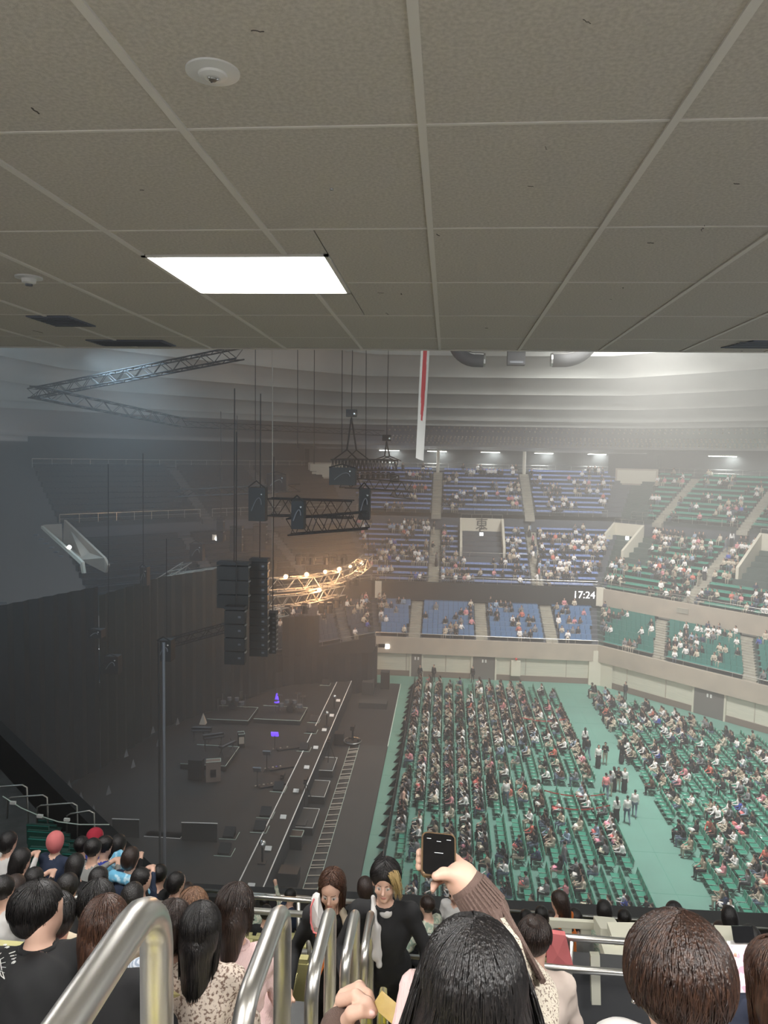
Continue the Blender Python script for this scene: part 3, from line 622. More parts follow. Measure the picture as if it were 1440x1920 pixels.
# lumps of rigging gear, motors on trusses
for k, (px, py, Y, w_, h_, lb) in enumerate([(560, 965, 32.4, .55, 1.25, 'black motor case on the left end of the big box truss'), (684, 945, 34.5, .5, 1.45, 'tall black motor case above the right end of the big truss'), (643, 893, 42, 1.5, 1.0, 'dark bundle of cables and cases left of the curved rig'), (484, 945, 39, .9, 1.8, 'black case at the left end of the deep lattice truss'), (520, 905, 55, 1.5, 1.2, 'dim black case high up behind the trusses'), (740, 898, 56, .7, .5, 'small case on the small truss'), (212, 1245, 43, .9, 1.1, 'dark winch with small glints hanging in the dark left'), (182, 1187, 43, .8, .5, 'dim lamp bracket hanging in the dark left'), (312, 1218, 36.5, .7, 1.1, 'black remote camera head on top of the mast'), (272, 1080, 50, .5, 1.3, 'dark hoist at the foot of the sloping pale truss'), (370, 1035, 56, 1.0, 1.3, 'dim dark winch above the pale lattice truss')]):
    t = thing('rigging_case', Yp(px, py, Y), lb, 'rigging gear', 'rigging gear'); MB().box((0, 0, 0), (w_, .6, h_)).obj('case', 'black_paint', t)
    MB().tube([(-w_/2, -.35, h_/2), (0, -.4, h_*.7), (w_/2, -.35, h_/2)], .04, 5).obj('handle', 'dark_metal', t)
    MB().tube([(w_*.3*math.cos(a/3), -.4, h_*.2*math.sin(a/2)) for a in range(10)], .03, 4).obj('cable', 'grille_grey', t); MB().ball((w_*.3, -.36, h_*.3), .06).obj('status_lamp', 'silver', t)
for k, (px, Y) in enumerate([(560, 60), (585, 61), (612, 62), (570, 64), (627, 63), (645, 64)]): dark_lamp(Yp(px, 1040, Y), 'black lamp hanging above the curved warm truss, %s from the left' % ordw(1+sorted([560, 585, 612, 570, 627, 645]).index(px)), 'dark lamps above the warm truss', 1.3)
for k, (px, py, Y) in enumerate([(618, 1130, 58), (603, 1130, 58), (632, 1120, 60), (572, 1130, 56), (540, 1135, 55), (652, 1085, 62), (668, 1080, 64)]): dark_lamp(Yp(px, py, Y), 'black lamp hung below the warm trusses, %s from the left' % ordw(1+sorted([618, 603, 632, 572, 540, 652, 668]).index(px)), 'dark lamps below the warm truss', 1.3)
# line array loudspeakers: every cabinet its own part
def line_array(px0, px1, py0, py1, Y, n, label, m='black_paint'):
    a, b = Yp(px0, py0, Y), Yp(px1, py1, Y); w_ = b.x-a.x; h_ = (a.z-b.z)/n; t = thing('line_array', ((a.x+b.x)/2, Y, b.z), label, 'loudspeaker', 'hung loudspeaker columns')
    for k in range(n):
        z = h_*(k+.5); y = .03*(n-k)*(0 if n < 6 else .3); mb = MB()
        mb.prism([(-w_/2, -.3), (w_/2, -.3), (w_/2*.8, .45), (-w_/2*.8, .45)], 0, h_*.93); mb.v = [(x_, y_+y, z_+h_*k) for x_, y_, z_ in mb.v]; mb.obj('cabinet', m, t)
        if n > 3: MB().box((w_*.25, y-.31, h_*(k+.5)), (.14, .02, .1)).obj('badge', 'grille_grey', t)
        MB().box((w_/2+.02, y-.1, h_*(k+.9)), (.05, .3, .08)).obj('hinge', 'chrome_dark', t)
    MB().box((0, 0, n*h_+.1), (w_, .7, .15)).obj('bumper', 'dark_metal', t); MB().tube([(0, 0, n*h_+.1), (0, 0, n*h_+9)], .03, 4).obj('chain', 'dark_metal', t)
line_array(410, 468, 1058, 1140, 37, 3, 'wide black loudspeaker block hanging left of the tall columns')
line_array(424, 461, 1141, 1244, 36.5, 4, 'black loudspeaker column hanging below the wide block')
line_array(470, 503, 1052, 1230, 39, 12, 'tallest black loudspeaker column, hanging right of the block')
line_array(503, 519, 1152, 1224, 41, 8, 'slim black loudspeaker column at the right of the tall one')
line_array(433, 455, 990, 1034, 58, 3, 'small black loudspeaker hanging above the wide block')
line_array(476, 500, 985, 1030, 62, 3, 'small dim loudspeaker hanging high beside the cables')
line_array(408, 420, 975, 1015, 60, 2, 'narrow dim loudspeaker near the small white lamp')
# mast left of the stage
b0 = onz(309, 1650, ZS); t = thing('mast', b0, 'tall thin dark mast rising at the near edge of the stage', 'mast')
MB().tube([(0, 0, 0), (0, 0, 11.7)], .075, 8).obj('pole', 'grille_grey', t); MB().tube([(-.28, .1, 0), (-.28, .1, 11.7)], .05, 6).obj('pole', 'dark_metal', t); MB().box((-.1, 0, .1), (.9, .9, .2)).obj('base', 'black_paint', t)
# flag
fg = thing('hanging_flag', (-1.9, 50, 22), 'huge white flag with a red disc hung edge-on from the roof', 'flag')
A, B = Vector((-2.02, 46.4, 0)), Vector((-1.72, 53.3, 0)); nU, nV = 26, 30; mb = MB(); vs = []
for j in range(nV+1):
    for i in range(nU+1):
        u_ = i/nU; z = -.25+10.6*j/nV; p = A.lerp(B, u_); s_ = .10*math.sin(u_*9+1)*(.4+.6*math.sin(z*.5+2))
        vs.append((p.x+1.9+s_*.25+.03*z, p.y-50, z-(.25*u_ if j == 0 else 0)))
fs = [(j*(nU+1)+i, j*(nU+1)+i+1, (j+1)*(nU+1)+i+1, (j+1)*(nU+1)+i) for j in range(nV) for i in range(nU)]; mb.add(vs, fs)
me = mb.mesh('cloth', ['flag_white', 'flag_red'], True); ci = (A+B)/2
def _in(f): c = sum((Vector(vs[i]) for i in f), Vector())/4; return ((c.y+.35)/(1.75))**2+((c.z-5.2)/(3.0))**2 < 1
# cut a round disc: remap vertices near the circle onto it
me.polygons.foreach_set('material_index', [1 if _in(f) else 0 for f in fs]); link('cloth', me, fg)
MB().tube([(-.1+.32, -3.8, 10.4), (.2+.32, 3.5, 10.4)], .06, 6).obj('batten', 'grille_grey', fg)
mat('ring_grey', (.05, .052, .055), .7)
# curved ring pieces below the roof
def ring_piece(px0, px1, label, ang0, ang1, flat=False):
    if flat:
        c = Yp((px0+px1)/2, 668, 52); t = thing('ring_lamp', c, label, 'hanging lamp ring', 'grey curved lamp housings under the roof')
        MB().prism([(-.6, -.3), (.6, -.3), (.6, .5), (-.6, .5)], -.6, .45).obj('housing', 'ring_grey', t); MB().b2((-.62, -.36, .28), (.62, -.3, .36)).obj('rim', 'chrome_dark', t); MB().b2((-.45, -.33, -.5), (.45, .4, -.35)).obj('lens_tray', 'grille_grey', t); return
    R = 2.6; cc = Yp(968, 640, 52); sg = -1 if px0 < 968 else 1; P = []
    c = Yp((px0+px1)/2, 668, 52); t = thing('ring_lamp', c, label, 'hanging lamp ring', 'grey curved lamp housings under the roof')
    w_ = (px1-px0)/FPX*52; w_ *= 1.15; pts = [(-sg*w_*.3, 0, -.25)]+[(-sg*w_*.1+sg*w_*.62*math.sin(a), 0, -.25+1.5*(1-math.cos(a))) for a in np.linspace(.15, 1.45, 8)]
    MB().tube(pts, .5, 12).obj('housing', 'ring_grey', t, smooth=True); MB().tube([(x, y-.3, z+.36) for x, y, z in pts], .05, 5).obj('rim', 'chrome_dark', t)
    e = MB().tube([(pts[0][0]-.35*(-sg)*-1*0, 0, -.25), (pts[0][0]-sg*.12, 0, -.25)], .47, 10); e.obj('end_cap', 'chrome_dark', t)
ring_piece(858, 915, 'grey curved lamp housing peeking below the ceiling edge, left of three', 0, 1)
ring_piece(951, 985, 'short grey lamp housing peeking below the ceiling edge, middle of three', 0, 1, True)
ring_piece(1026, 1098, 'grey curved lamp housing peeking below the ceiling edge, right of three', 0, 1)

# ---------------------------------------------------------------- things on the stage
sheet_px = [(634, 1313), (622, 1341), (608, 1368), (592, 1401), (575, 1438), (555, 1482), (531, 1531), (503, 1590), (471, 1660)]
for k, (px, py) in enumerate(sheet_px):
    c = onz(px, py, ZS+.12); MB().box((0, 0, -.02), (.34, .26, .05), rot=(.5, 0, 0)).box((0, .05, -.08), (.2, .2, .08)).obj('prompter_screen', ['paper'], None, loc=c, label='pale small screen lying between the stage edge strips, %s from the far end' % ordw(k+1), cat='screen', group='pale screens on the stage edge')
for px, py, lb in [(627, 1306, 'far silver ball fan on the stage edge'), (613, 1337, 'middle silver ball fan on the stage edge'), (492, 1582, 'nearest silver ball on a black stand at the stage edge')]:
    t = thing('silver_ball', onz(px, py, ZS+1.0), lb, 'mirror ball', 'silver balls on the stage edge'); MB().ball((0, 0, 0), .17 if py < 1500 else .2, n=16, m=10).obj('ball', 'silver', t, smooth=True)
    MB().tube([(0, 0, -.15), (0, 0, -.95)], .05, 6).obj('stand', 'black_paint', t); MB().box((0, 0, -.97), (.4, .4, .06)).obj('base', 'black_paint', t)
def case(px, py, sx, sy, sz, lb, z=ZS, m='black_paint', edge='tape_white', group=None, name='flight_case', cat='case', top=True):
    c = onz(px, py, z); t = thing(name, c, lb, cat, group); MB().box((0, 0, sz/2), (sx, sy, sz)).obj('body', m, t)
    if top:
        e = .018
        for i, (a, b) in enumerate((((-sx/2, -sy/2), (sx/2, -sy/2)), ((sx/2, -sy/2), (sx/2, sy/2)), ((sx/2, sy/2), (-sx/2, sy/2)), ((-sx/2, sy/2), (-sx/2, -sy/2)))):
            if i != 3: MB().tube([(a[0], a[1], sz), (b[0], b[1], sz)], e, 4).obj('edge_strip', edge, t)
    return t
case(613, 1445, 1.1, 2.2, .5, 'low black platform with pale edges, farthest of three', 0, 'runner', group='low platforms in the pit', name='low_platform', cat='platform')
case(596, 1492, 1.2, 2.3, .5, 'low black platform with pale edges, middle of three', 0, 'runner', group='low platforms in the pit', name='low_platform', cat='platform')
case(572, 1548, 1.3, 2.3, .5, 'low black platform with pale edges, nearest of three', 0, 'runner', group='low platforms in the pit', name='low_platform', cat='platform')
def tripod_cam(px, py, z, lb):
    t = thing('video_camera', onz(px, py, z), lb, 'video camera', 'video cameras on tripods')
    for a in (0.5, 2.6, 4.7): MB().tube([(0, 0, 1.25), (.45*math.cos(a), .45*math.sin(a), 0)], .025, 4).obj('leg', 'black_paint', t)
    MB().box((0, 0, 1.45), (.2, .5, .25)).obj('body', 'black_paint', t); MB().tube([(0, -.2, 1.45), (0, -.5, 1.45)], .07, 8).obj('lens', 'dark_metal', t)
tripod_cam(573, 1505, .5, 'video camera on a tripod on the nearest low platform'); tripod_cam(617, 1425, .5, 'video camera on a tripod on the far platform'); tripod_cam(530, 1495, 0, 'black camera on a tripod by the stage front')
# dolly track
tr = thing('dolly_track', onz(580, 1672, 0), 'long camera dolly track with pale sleepers on the pit floor', 'camera track')
a0, a1, b0_, b1_ = [Vector(onz(*q, .06))-tr.location for q in ((566, 1672), (656, 1398), (594, 1672), (674, 1396))]
for p_, q_ in ((a0, a1), (b0_, b1_)): MB().tube([p_, q_], .018, 4).obj('rail', 'chair_edge', tr)
for k in range(27):
    f_ = k/26; p_, q_ = a0.lerp(a1, f_), b0_.lerp(b1_, f_); mb = MB()
    for dy in ((0, .25) if k % 3 == 0 else (0,)): mb.tube([p_+Vector((0, dy, 0)), q_+Vector((0, dy, 0))], .035, 4)
    mb.obj('sleeper', 'beige', tr)
t = thing('camera_dolly', onz(661, 1396, 0), 'round camera dolly with seats at the far end of the track', 'camera dolly')
MB().tube([(.65*math.cos(a*.35), .65*math.sin(a*.35), .3) for a in range(18)], .05, 5, closed=True).obj('ring', 'chrome_dark', t); MB().cyl((0, 0, .1), (0, 0, .3), .55, 16).obj('base', 'black_paint', t)
MB().tube([(0, 0, .3), (0, 0, 1.2)], .08, 8).obj('column', 'dark_metal', t); MB().box((0, 0, 1.35), (.3, .7, .3)).obj('camera', 'black_paint', t)
for a in (0, 2, 4): MB().cyl((.5*math.cos(a), .5*math.sin(a), .3), (.5*math.cos(a), .5*math.sin(a), .42), .16, 10).obj('seat', 'dark_metal', t)
case(555, 1588, .75, .7, .8, 'small flight case with pale edges in the pit', 0, 'dark_metal', 'chair_edge'); case(560, 1560, .9, .7, .6, 'dark grey case behind the small flight case', 0, 'runner', top=False); case(542, 1655, 1.0, .8, .7, 'plain black box near the parapet in the pit', 0, 'black_paint', top=False)
case(636, 1395, .7, .7, .9, 'plain black box beside the camera dolly', 0, 'black_paint', top=False); case(690, 1300, 1.0, 1.2, 1.2, 'dark case pile by the black drape', 0, 'runner', top=False); case(722, 1290, .8, .8, 1.6, 'tall dark equipment rack by the end of the east wall', 0, 'black_paint', top=False); case(700, 1325, 2.4, 1.2, .5, 'low dark pallet at the far end of the pit', 0, 'runner', top=False)
# risers with instruments
def riser(px, py, sx, sy, sz, lb): return case(px, py, sx, sy, sz, lb, ZS, 'stage_floor', 'chair_edge', 'instrument risers', 'riser', 'riser')
r1 = riser(395, 1425, 3.0, 3.2, .35, 'black riser with pale edges carrying the keyboards'); r2 = riser(437, 1345, 3.2, 3.0, .35, 'black riser with pale edges, far back on the stage'); r3 = riser(527, 1345, 3.6, 3.0, .35, 'black riser with pale edges, far right with a blue lamp')
def drums(c, lb):
    t = thing('drum_kit', c, lb, 'drum kit')
    MB().tube([(0, -.3, .35), (0, .3, .35)], .3, 16).obj('bass_drum', 'dark_metal', t)
    for x, y, z, r_ in ((-.3, 0, .85, .17), (.3, 0, .85, .17), (.75, -.2, .6, .22), (-.7, -.3, .65, .2)): MB().cyl((x, y, z-.12), (x, y, z+.12), r_, 12).obj('drum', 'grille_grey', t)
    for x, y, z in ((-.9, .2, 1.25), (.9, .3, 1.2), (-1.1, -.4, 1.0), (.4, .6, 1.35)):
        MB().cyl((x, y, z), (x, y, z+.015), .25, 14).obj('cymbal', 'silver', t); MB().tube([(x, y, 0), (x, y, z)], .015, 4).obj('stand', 'chrome_dark', t)
drums(onz(437, 1330, ZS+.35), 'dim drum kit with cymbals on the far riser'); drums(onz(545, 1335, ZS+.35), 'second dim drum set on the far right riser')
def keyboard(c, rz, lb, n=2):
    t = thing('keyboard', c, lb, 'keyboard', 'keyboards on the near riser', rz)
    for k in range(n): MB().box((0, .1*k, .85+.18*k), (1.4, .35, .1)).obj('keyboard_body', 'dark_metal', t); MB().box((0, -.09+.1*k, .91+.18*k), (1.25, .13, .015)).obj('keys', 'grille_grey', t)
    for s in (-1, 1): MB().tube([(s*.55, -.25, 0), (s*.55, .3, 1.0)], .02, 4).tube([(s*.55, .35, 0), (s*.55, -.1, .85)], .02, 4).obj('leg', 'black_paint', t)
keyboard(onz(400, 1405, ZS+.35), .5, 'double keyboard in the middle of the near riser'); keyboard(onz(378, 1392, ZS+.35), .1, 'double keyboard at the left of the near riser'); keyboard(onz(427, 1418, ZS+.35), 1.1, 'keyboard at the right front of the near riser', 1)
for px, py, rz, lb in [(400, 1463, .3, 'brown speaker cabinet with pale edges before the near riser'), (368, 1460, 0, 'plain dark cabinet left before the near riser'), (452, 1400, .4, 'slim pale-fronted cabinet at the right riser corner')]:
    t = case(px, py, .9 if px != 452 else .45, .5, 1.3 if px != 452 else 1.0, lb, ZS, 'base_brown' if px == 400 else 'dark_metal', 'chair_edge', name='amplifier', cat='amplifier', top=px != 368); t.rotation_euler = (0, 0, rz)
    MB().box((0, -.26, .55), (.35, .02, .5)).obj('grille', 'beige' if px == 452 else 'dark_metal', t)
c = onz(381, 1385, ZS+.35); t = thing('pyramid_lamp', c, 'small reddish pyramid standing behind the keyboards', 'ornament'); MB().add([(-.22, -.22, 1.1), (.22, -.22, 1.1), (.22, .22, 1.1), (-.22, .22, 1.1), (0, 0, 1.9)], [(0, 1, 4), (1, 2, 4), (2, 3, 4), (3, 0, 4), (3, 2, 1, 0)]).obj('shade', 'beige', t); MB().tube([(0, 0, 0), (0, 0, 1.1)], .03, 5).obj('stand', 'black_paint', t)
c = onz(519, 1317, ZS+.35); t = thing('blue_lamp', c, 'small deep-blue glowing lamp on the far right riser', 'lamp'); MB().tube([(0, 0, 0), (0, 0, .75)], [.22, .05], 8).obj('shade', 'led_blue', t); MB().tube([(0, 0, .75), (0, 0, 1.2)], .02, 4).obj('stem', 'grille_grey', t)
def mic_set(px, py, lb, blue=False, keys=False):
    t = thing('music_stand', onz(px, py, ZS), lb, 'music stand', 'stands on the stage'); MB().tube([(0, 0, 0), (0, 0, 1.2)], .025, 5).obj('pole', 'black_paint', t)
    for a in (0, 2.1, 4.2): MB().tube([(0, 0, .2), (.35*math.cos(a), .35*math.sin(a), 0)], .02, 4).obj('foot', 'black_paint', t)
    MB().box((0, 0, 1.2), (.5, .1, .35), rot=(.5, 0, 0)).obj('desk', 'grille_grey' if not blue else 'led_blue', t)
    m = MB(); m.box((.9, .4, .05), (1.6, .25, .1), rot=(0, 0, .5)); m.obj('pedal_board', 'dark_metal', t)
    for k in range(5): MB().box((-.1+k*.22, .05+k*.12, .12), (.1, .1, .05)).obj('pedal', 'silver' if k % 2 else 'beige', t)
mic_set(515, 1408, 'music stand with a blue-lit desk in mid stage', True); mic_set(500, 1445, 'music stand with pedals in mid stage, behind the nearest set'); mic_set(482, 1478, 'music stand with pedal board, nearest in mid stage')
for k, (px, py) in enumerate([(570, 1405), (522, 1480), (498, 1528), (487, 1555), (588, 1352), (583, 1372), (610, 1283), (430, 1567), (421, 1598)]):
    t = thing('floor_monitor', onz(px, py, ZS), 'black wedge monitor with pale outline, %s from the near end' % ordw(1+sorted([-1405, -1480, -1528, -1555, -1352, -1372, -1283, -1567, -1598]).index(-py)), 'monitor', 'wedge monitors along the stage edge')
    m = MB(); m.add([(-.3, -.25, 0), (.3, -.25, 0), (.3, .25, 0), (-.3, .25, 0), (-.3, .25, .4), (.3, .25, .4), (-.3, -.25, .1), (.3, -.25, .1)], [(0, 1, 2, 3), (0, 1, 7, 6), (6, 7, 5, 4), (2, 3, 4, 5), (0, 3, 4, 6), (1, 2, 5, 7)]); m.obj('body', 'black_paint', t)
    MB().tube([(-.45, -.4, .02), (.45, -.4, .02), (.45, .4, .02)], .02, 4).obj('tape', 'chair_edge', t)
# steps and flats at the near left of the stage
for (x0, x1, y, lb) in [(210, 261, 1535, 'pale edge batten at the left near the stage steps'), (340, 408, 1542, 'pale edge batten right of the stage steps')]:
    a, b = Vector(onz(x0, y, ZS+1.0)), Vector(onz(x1, y+2, ZS+1.0)); t = thing('stage_flat', a, lb, 'stage flat'); MB().tube([(0, 0, 0), b-a], .03, 4).obj('batten', 'tape_white', t); c_ = (b-a)/2; MB().box((c_.x, .05, -.5), ((b-a).x, .05, 1.0)).obj('panel', 'black_paint', t)
t = thing('stage_steps', onz(305, 1620, 0), 'black steps with white nosings at the near left of the stage', 'steps')
for k in range(5):
    a, b = Vector(onz(270+k*3, 1568+k*16-.0, ZS-k*.22))-t.location, Vector(onz(338-k*2, 1572+k*16, ZS-k*.22))-t.location
    MB().b2((a.x, a.y, a.z-.25), (b.x, a.y+.6, a.z)).obj('tread', 'black_paint', t); MB().tube([a, (b.x, a.y, a.z), (b.x, a.y+.6, a.z)], .022, 4).obj('nosing', 'tape_white', t)

# ---------------------------------------------------------------- arena chairs, barriers
def chair_mesh():
    m = MB(); m.box((0, 0, .43), (.42, .43, .035), 0); m.box((.23, 0, .68), (.035, .44, .34), 0, rot=(0, .12, 0))
    m.box((0, -.222, .452), (.40, .014, .012), 1); m.box((.225, -.224, .70), (.03, .012, .3), 1, rot=(0, .12, 0))
    for y in (-.2, .2):
        m.tube([(-.2, y, 0), (.17, y, .43), (.25, y, .85)], .012, 3, 2, caps=False); m.tube([(.22, y, 0), (-.15, y, .42)], .012, 3, 2, caps=False)
    m.box((0, 0, .2), (.02, .4, .02), 2)
    return m
CH = chair_mesh(); CHM = CH.mesh('chair', ['chair_green', 'chair_edge', 'dark_metal'])
PER, G = 5.15, .5
LEFT_X = [-2.0+.93*i for i in range(14)]; RIGHT_X = [13.95+.93*i for i in range(22)]
seats = []
for i, X in enumerate(LEFT_X):
    for g in range(9):
        y0 = 22.9+PER*g
        for k in range(9):
            Y = y0+.3+k*.515
            if 26 < Y < 70.2-(.0 if i < 9 else (i-8)*.5) and not (i > 8 and 46.9 < Y < 48.2): seats.append(('left', i, Y, X))
for i, X in enumerate(RIGHT_X):
    for g in range(13):
        y0 = 22.0+3.75*g+(i % 3)*.3
        for k in range(6):
            Y = y0+k*.53; 
            if 28 < Y < 69.2 and X+Y < 82.3 and X/Y < .56: seats.append(('right', i, Y, X))
def vis(X, Y):   # inside the frame and not below the parapet
    return Y > 33.6 and X/Y < .45
seats = [s for s in seats if vis(s[3], s[2])]
seats.sort(key=lambda s: s[2])
near_seats, far_seats = seats[:300], seats[300:]
cnt_ = {}
for b, i, Y, X in near_seats:
    cnt_[(b, i)] = q_ = cnt_.get((b, i), 0)+1
    o = link('arena_chair', CHM, None, (X, Y, 0.012), 'green folding chair, %s floor block, %s row from %s, %s chair from near end' % (b, ordw(i+1), 'barrier' if b == 'left' else 'aisle', ordw(q_)), 'chair', 'green chairs of the %s floor block' % b)
def join_copies(name, tmpl, xf, mats, cols=None, **tags):
    V = np.array(tmpl.v); n = len(V); fs = tmpl.f; allv = []; 
    for (x, y, z, rz, s) in xf:
        c, s_ = math.cos(rz), math.sin(rz); W = V*s; allv.append(np.stack([W[:, 0]*c-W[:, 1]*s_+x, W[:, 0]*s_+W[:, 1]*c+y, W[:, 2]+z], 1))
    me = bpy.data.meshes.new(name); k = len(xf); lt = np.array([len(f) for f in fs]); lv = np.concatenate([np.array(f) for f in fs])
    me.vertices.add(n*k); me.vertices.foreach_set('co', np.concatenate(allv).ravel())
    me.loops.add(len(lv)*k); me.loops.foreach_set('vertex_index', (lv[None, :]+np.arange(k)[:, None]*n).ravel())
    me.polygons.add(len(lt)*k); ls = np.concatenate([[0], np.cumsum(np.tile(lt, k))[:-1]]); me.polygons.foreach_set('loop_start', ls)
    me.polygons.foreach_set('material_index', np.tile(np.array(tmpl.m), k))
    for m in mats: me.materials.append(M(m) if isinstance(m, str) else m)
    me.update(calc_edges=True); me.validate()
    return me
me = join_copies('c', CH, [(X, Y, .012, 0, 1) for b, i, Y, X in far_seats], ['chair_green', 'chair_edge', 'dark_metal'])
link('distant_arena_chairs', me, None, label='rows of green folding chairs in the farther part of the arena floor', cat='chairs', kind='stuff')
# black barrier along the front of the left block
for k in range(27):
    Y = 35+k*1.28; X = -2.78+.012*(k-10)
    t = thing('crowd_barrier', (X, Y, .012), 'low black barrier section beside the left floor block, %s from its near end' % ordw(k+1), 'barrier', 'black barrier sections')
    MB().box((0, .0, .5), (.05, 1.2, .9)).obj('panel', 'black_paint', t); m = MB()
    m.add([(-.02, -.5, 0), (.6, -.5, 0), (-.02, -.5, .7), (-.02, -.45, 0), (.6, -.45, 0), (-.02, -.45, .7)], [(0, 1, 2), (3, 5, 4), (0, 3, 4, 1), (1, 4, 5, 2), (0, 2, 5, 3)]); m.v = [(-x, y, z) for x, y, z in m.v]; m.obj('brace', 'black_paint', t)
def belt(pa, pb, lb):
    a, b = Vector(onz(*pa, .012)), Vector(onz(*pb, .012))
    t = thing('belt_barrier', a, lb, 'belt barrier', 'red belt barriers'); v_ = b-a
    for q in (Vector((0, 0, 0)), v_): MB().tube([q, q+Vector((0, 0, .95))], .03, 6).obj('post', 'black_paint', t); MB().cyl(q, q+Vector((0, 0, .03)), .18, 10).obj('foot', 'black_paint', t)
    n = 10; pts = [v_*(i/n)+Vector((0, 0, .9-.25*math.sin(math.pi*i/n))) for i in range(n+1)]
    m = MB(); m.add([p-Vector((0, 0, .035)) for p in pts]+[p+Vector((0, 0, .035)) for p in pts]+[p+Vector((0, .01, .035)) for p in pts], [(i, i+1, n+2+i, n+1+i) for i in range(n)]+[(n+1+i, n+2+i, 2*n+3+i, 2*n+2+i) for i in range(n)]); m.obj('belt', 'red_tape', t)
belt((1033, 1538), (1142, 1537), 'sagging red belt barrier across the left block, the nearer one'); belt((1020, 1508), (1133, 1515), 'red belt barrier across the left block, second from the camera'); belt((978, 1366), (1062, 1368), 'distant red belt barrier in the left block')
t = case(1116, 1536, .45, .4, .6, 'small black box standing inside the red belts', 0.012, 'black_paint', 'chair_edge', name='black_box', cat='box')

# ================================================================ OWN STAND (upper west tier)
TR = lambda Y: H-1.15-.648*Y       # line through the treads
own = struct('floor_own_tier'); PT = .88
AX0, AX1 = -.98, .42
NR = 16; ft = MB(); sv = MB()
for j in range(-2, NR):
    Y0 = .25+PT*j; z = TR(Y0+.35)
    ft.b2((-14.5, Y0, z-.9), (AX0, Y0+PT, z)); ft.b2((AX1, Y0, z-.9), (.95 if 3.0 < Y0 < 5.2 else 12, Y0+PT, z))
    for h_ in range(2):
        zz = z-.285*h_+.14; y_ = Y0+.44*h_
        MB().b2((AX0, y_, zz-.9), (AX1, y_+.44, zz)).obj('step', 'tread', own); sv.b2((AX0, y_+.40, zz-.25), (AX1, y_+.452, zz+.004))
        MB().b2((-.62+.02, y_+.27, zz+.001), (-.12, y_+.36, zz+.006)).obj('step_marking', 'yellow_mark', own) if j % 1 == 0 else None
ft.obj('tier_steps', 'concrete', own); sv.obj('step_nosing', 'nosing', own)
# parapet of the upper west tier and its north-west turn
pp = struct('wall_parapet'); PZ = H-8.75
P1 = [(-4.86, 13.12), (8.5, 13.75)]; 
def wallseg(a, b, z0, z1, th, m, nm, par):
    a, b = Vector((*a, 0)), Vector((*b, 0)); n = Vector((-(b-a).y, (b-a).x, 0)).normalized()*th
    return MB().prism([(a.x, a.y), (b.x, b.y), (b.x+n.x, b.y+n.y), (a.x+n.x, a.y+n.y)], z0, z1).obj(nm, m, par)
wallseg((-4.9, 13.55), (9.5, 13.95), PZ-2.6, PZ, .42, 'parapet', 'parapet_panel', pp)
wallseg((-4.9, 13.5), (-16.5, 24.2), PZ-2.6, PZ, .35, 'black_paint', 'parapet_panel', pp)
MB().prism([(-4.9, 13.5), (-16.5, 24.2), (-20, 18), (-8, 5)], PZ-2.0, PZ-1.1).obj('tier_front', 'concrete', own)
# handrails, one inverted U after another down the aisle
mat('rail_steel', (.66, .64, .60), .33, metal=1.0, bump=(6, .05, .01))
for i in range(11):
    dz = .66+.57*i; Y = 1.03+.88*i; zt = H-dz; X = -.42
    L = .42; zl0 = TR(Y-L)-.05; zl1 = TR(Y)-.3; r_ = .085
    pts = [(0, -L, zl0-zt)]+[(0, -L, -r_)]+[(0, -L+r_*(1-math.cos(a)), -r_+r_*math.sin(a)) for a in np.linspace(.3, math.pi/2, 5)]
    pts += [(0, -r_+r_*math.sin(a), -r_+r_*math.cos(a)) for a in np.linspace(0, math.pi/2, 6)]+[(0, 0, zl1-zt)]
    t = thing('handrail', (X, Y, zt), 'polished steel hoop handrail in the aisle, %s down from the camera' % ordw(i+1), 'handrail', 'steel hoop handrails in the aisle')
    MB().tube(pts, .0245, 20).obj('tube', 'rail_steel', t, smooth=True)
    for q in (pts[0], pts[-1]): MB().cyl((q[0], q[1], q[2]), (q[0], q[1], q[2]+.012), .05, 16).obj('flange', 'chrome', t)
# cross rails at the front of the upper block
def hrail(name, xs, Y, z, lb, r=.026, posts=(), ph=1.0, m='rail_steel', dy=0, two=None):
    c = ((xs[0]+xs[1])/2, Y, z); t = thing(name, c, lb, 'guard rail', 'steel guard rails'); hx = (xs[1]-xs[0])/2
    MB().tube([(-hx, 0, 0), (hx, dy, 0)], r, 12).obj('top_rail', m, t, smooth=True)
    if two: MB().tube([(-hx, two[0], two[1]), (hx, two[0]+dy, two[1])], r, 12).obj('lower_rail', m, t, smooth=True)
    for x in posts: MB().tube([(x-c[0], 0, 0), (x-c[0], 0, -ph)], r*.85, 10).obj('post', m, t, smooth=True)
a = onY(300, 1695, 6.6); hrail('guard_rail', (-6.6, -1.15), 6.6, a[2], 'pair of long steel rails behind the seated people at left', .03, (-4.3, -2.7, -1.2), 1.3, two=(-.35, -.13))
a = onY(1100, 1760, 5.6); hrail('guard_rail', (-.02, 3.1), 5.6, a[2], 'pair of long steel rails behind the raised phone and brown head', .027, (.0, .05, 1.05, 2.6), 1.5, two=(-.25, -.08))
a = onY(580, 1705, 7.6); hrail('guard_rail', (-2.4, -.9), 7.6, a[2]+.1, 'short steel rail stack left of the woman in the aisle', .026, (-1.5, -1.0), 1.5, two=(-.2, -.45))
a = onY(800, 1700, 8.2); hrail('guard_rail', (-.35, 1.2), 8.2, a[2]-.35, 'short steel rail before the boy in the green jacket', .026, (.1,), 1.0, two=(-.1, -.2))
a = onY(530, 1680, 12.6); hrail('guard_rail', (-4.5, -1.1), 12.6, a[2], 'distant steel rail along the front of the tier', .03, (-3.8, -2.8, -1.8), .8, two=(0, -.3))
hrail('guard_rail', (.2, 9), 13.5, PZ+.18, 'low steel rail on top of the dark parapet', .03, (1, 3, 5, 7, 9), .2, 'chrome_dark')
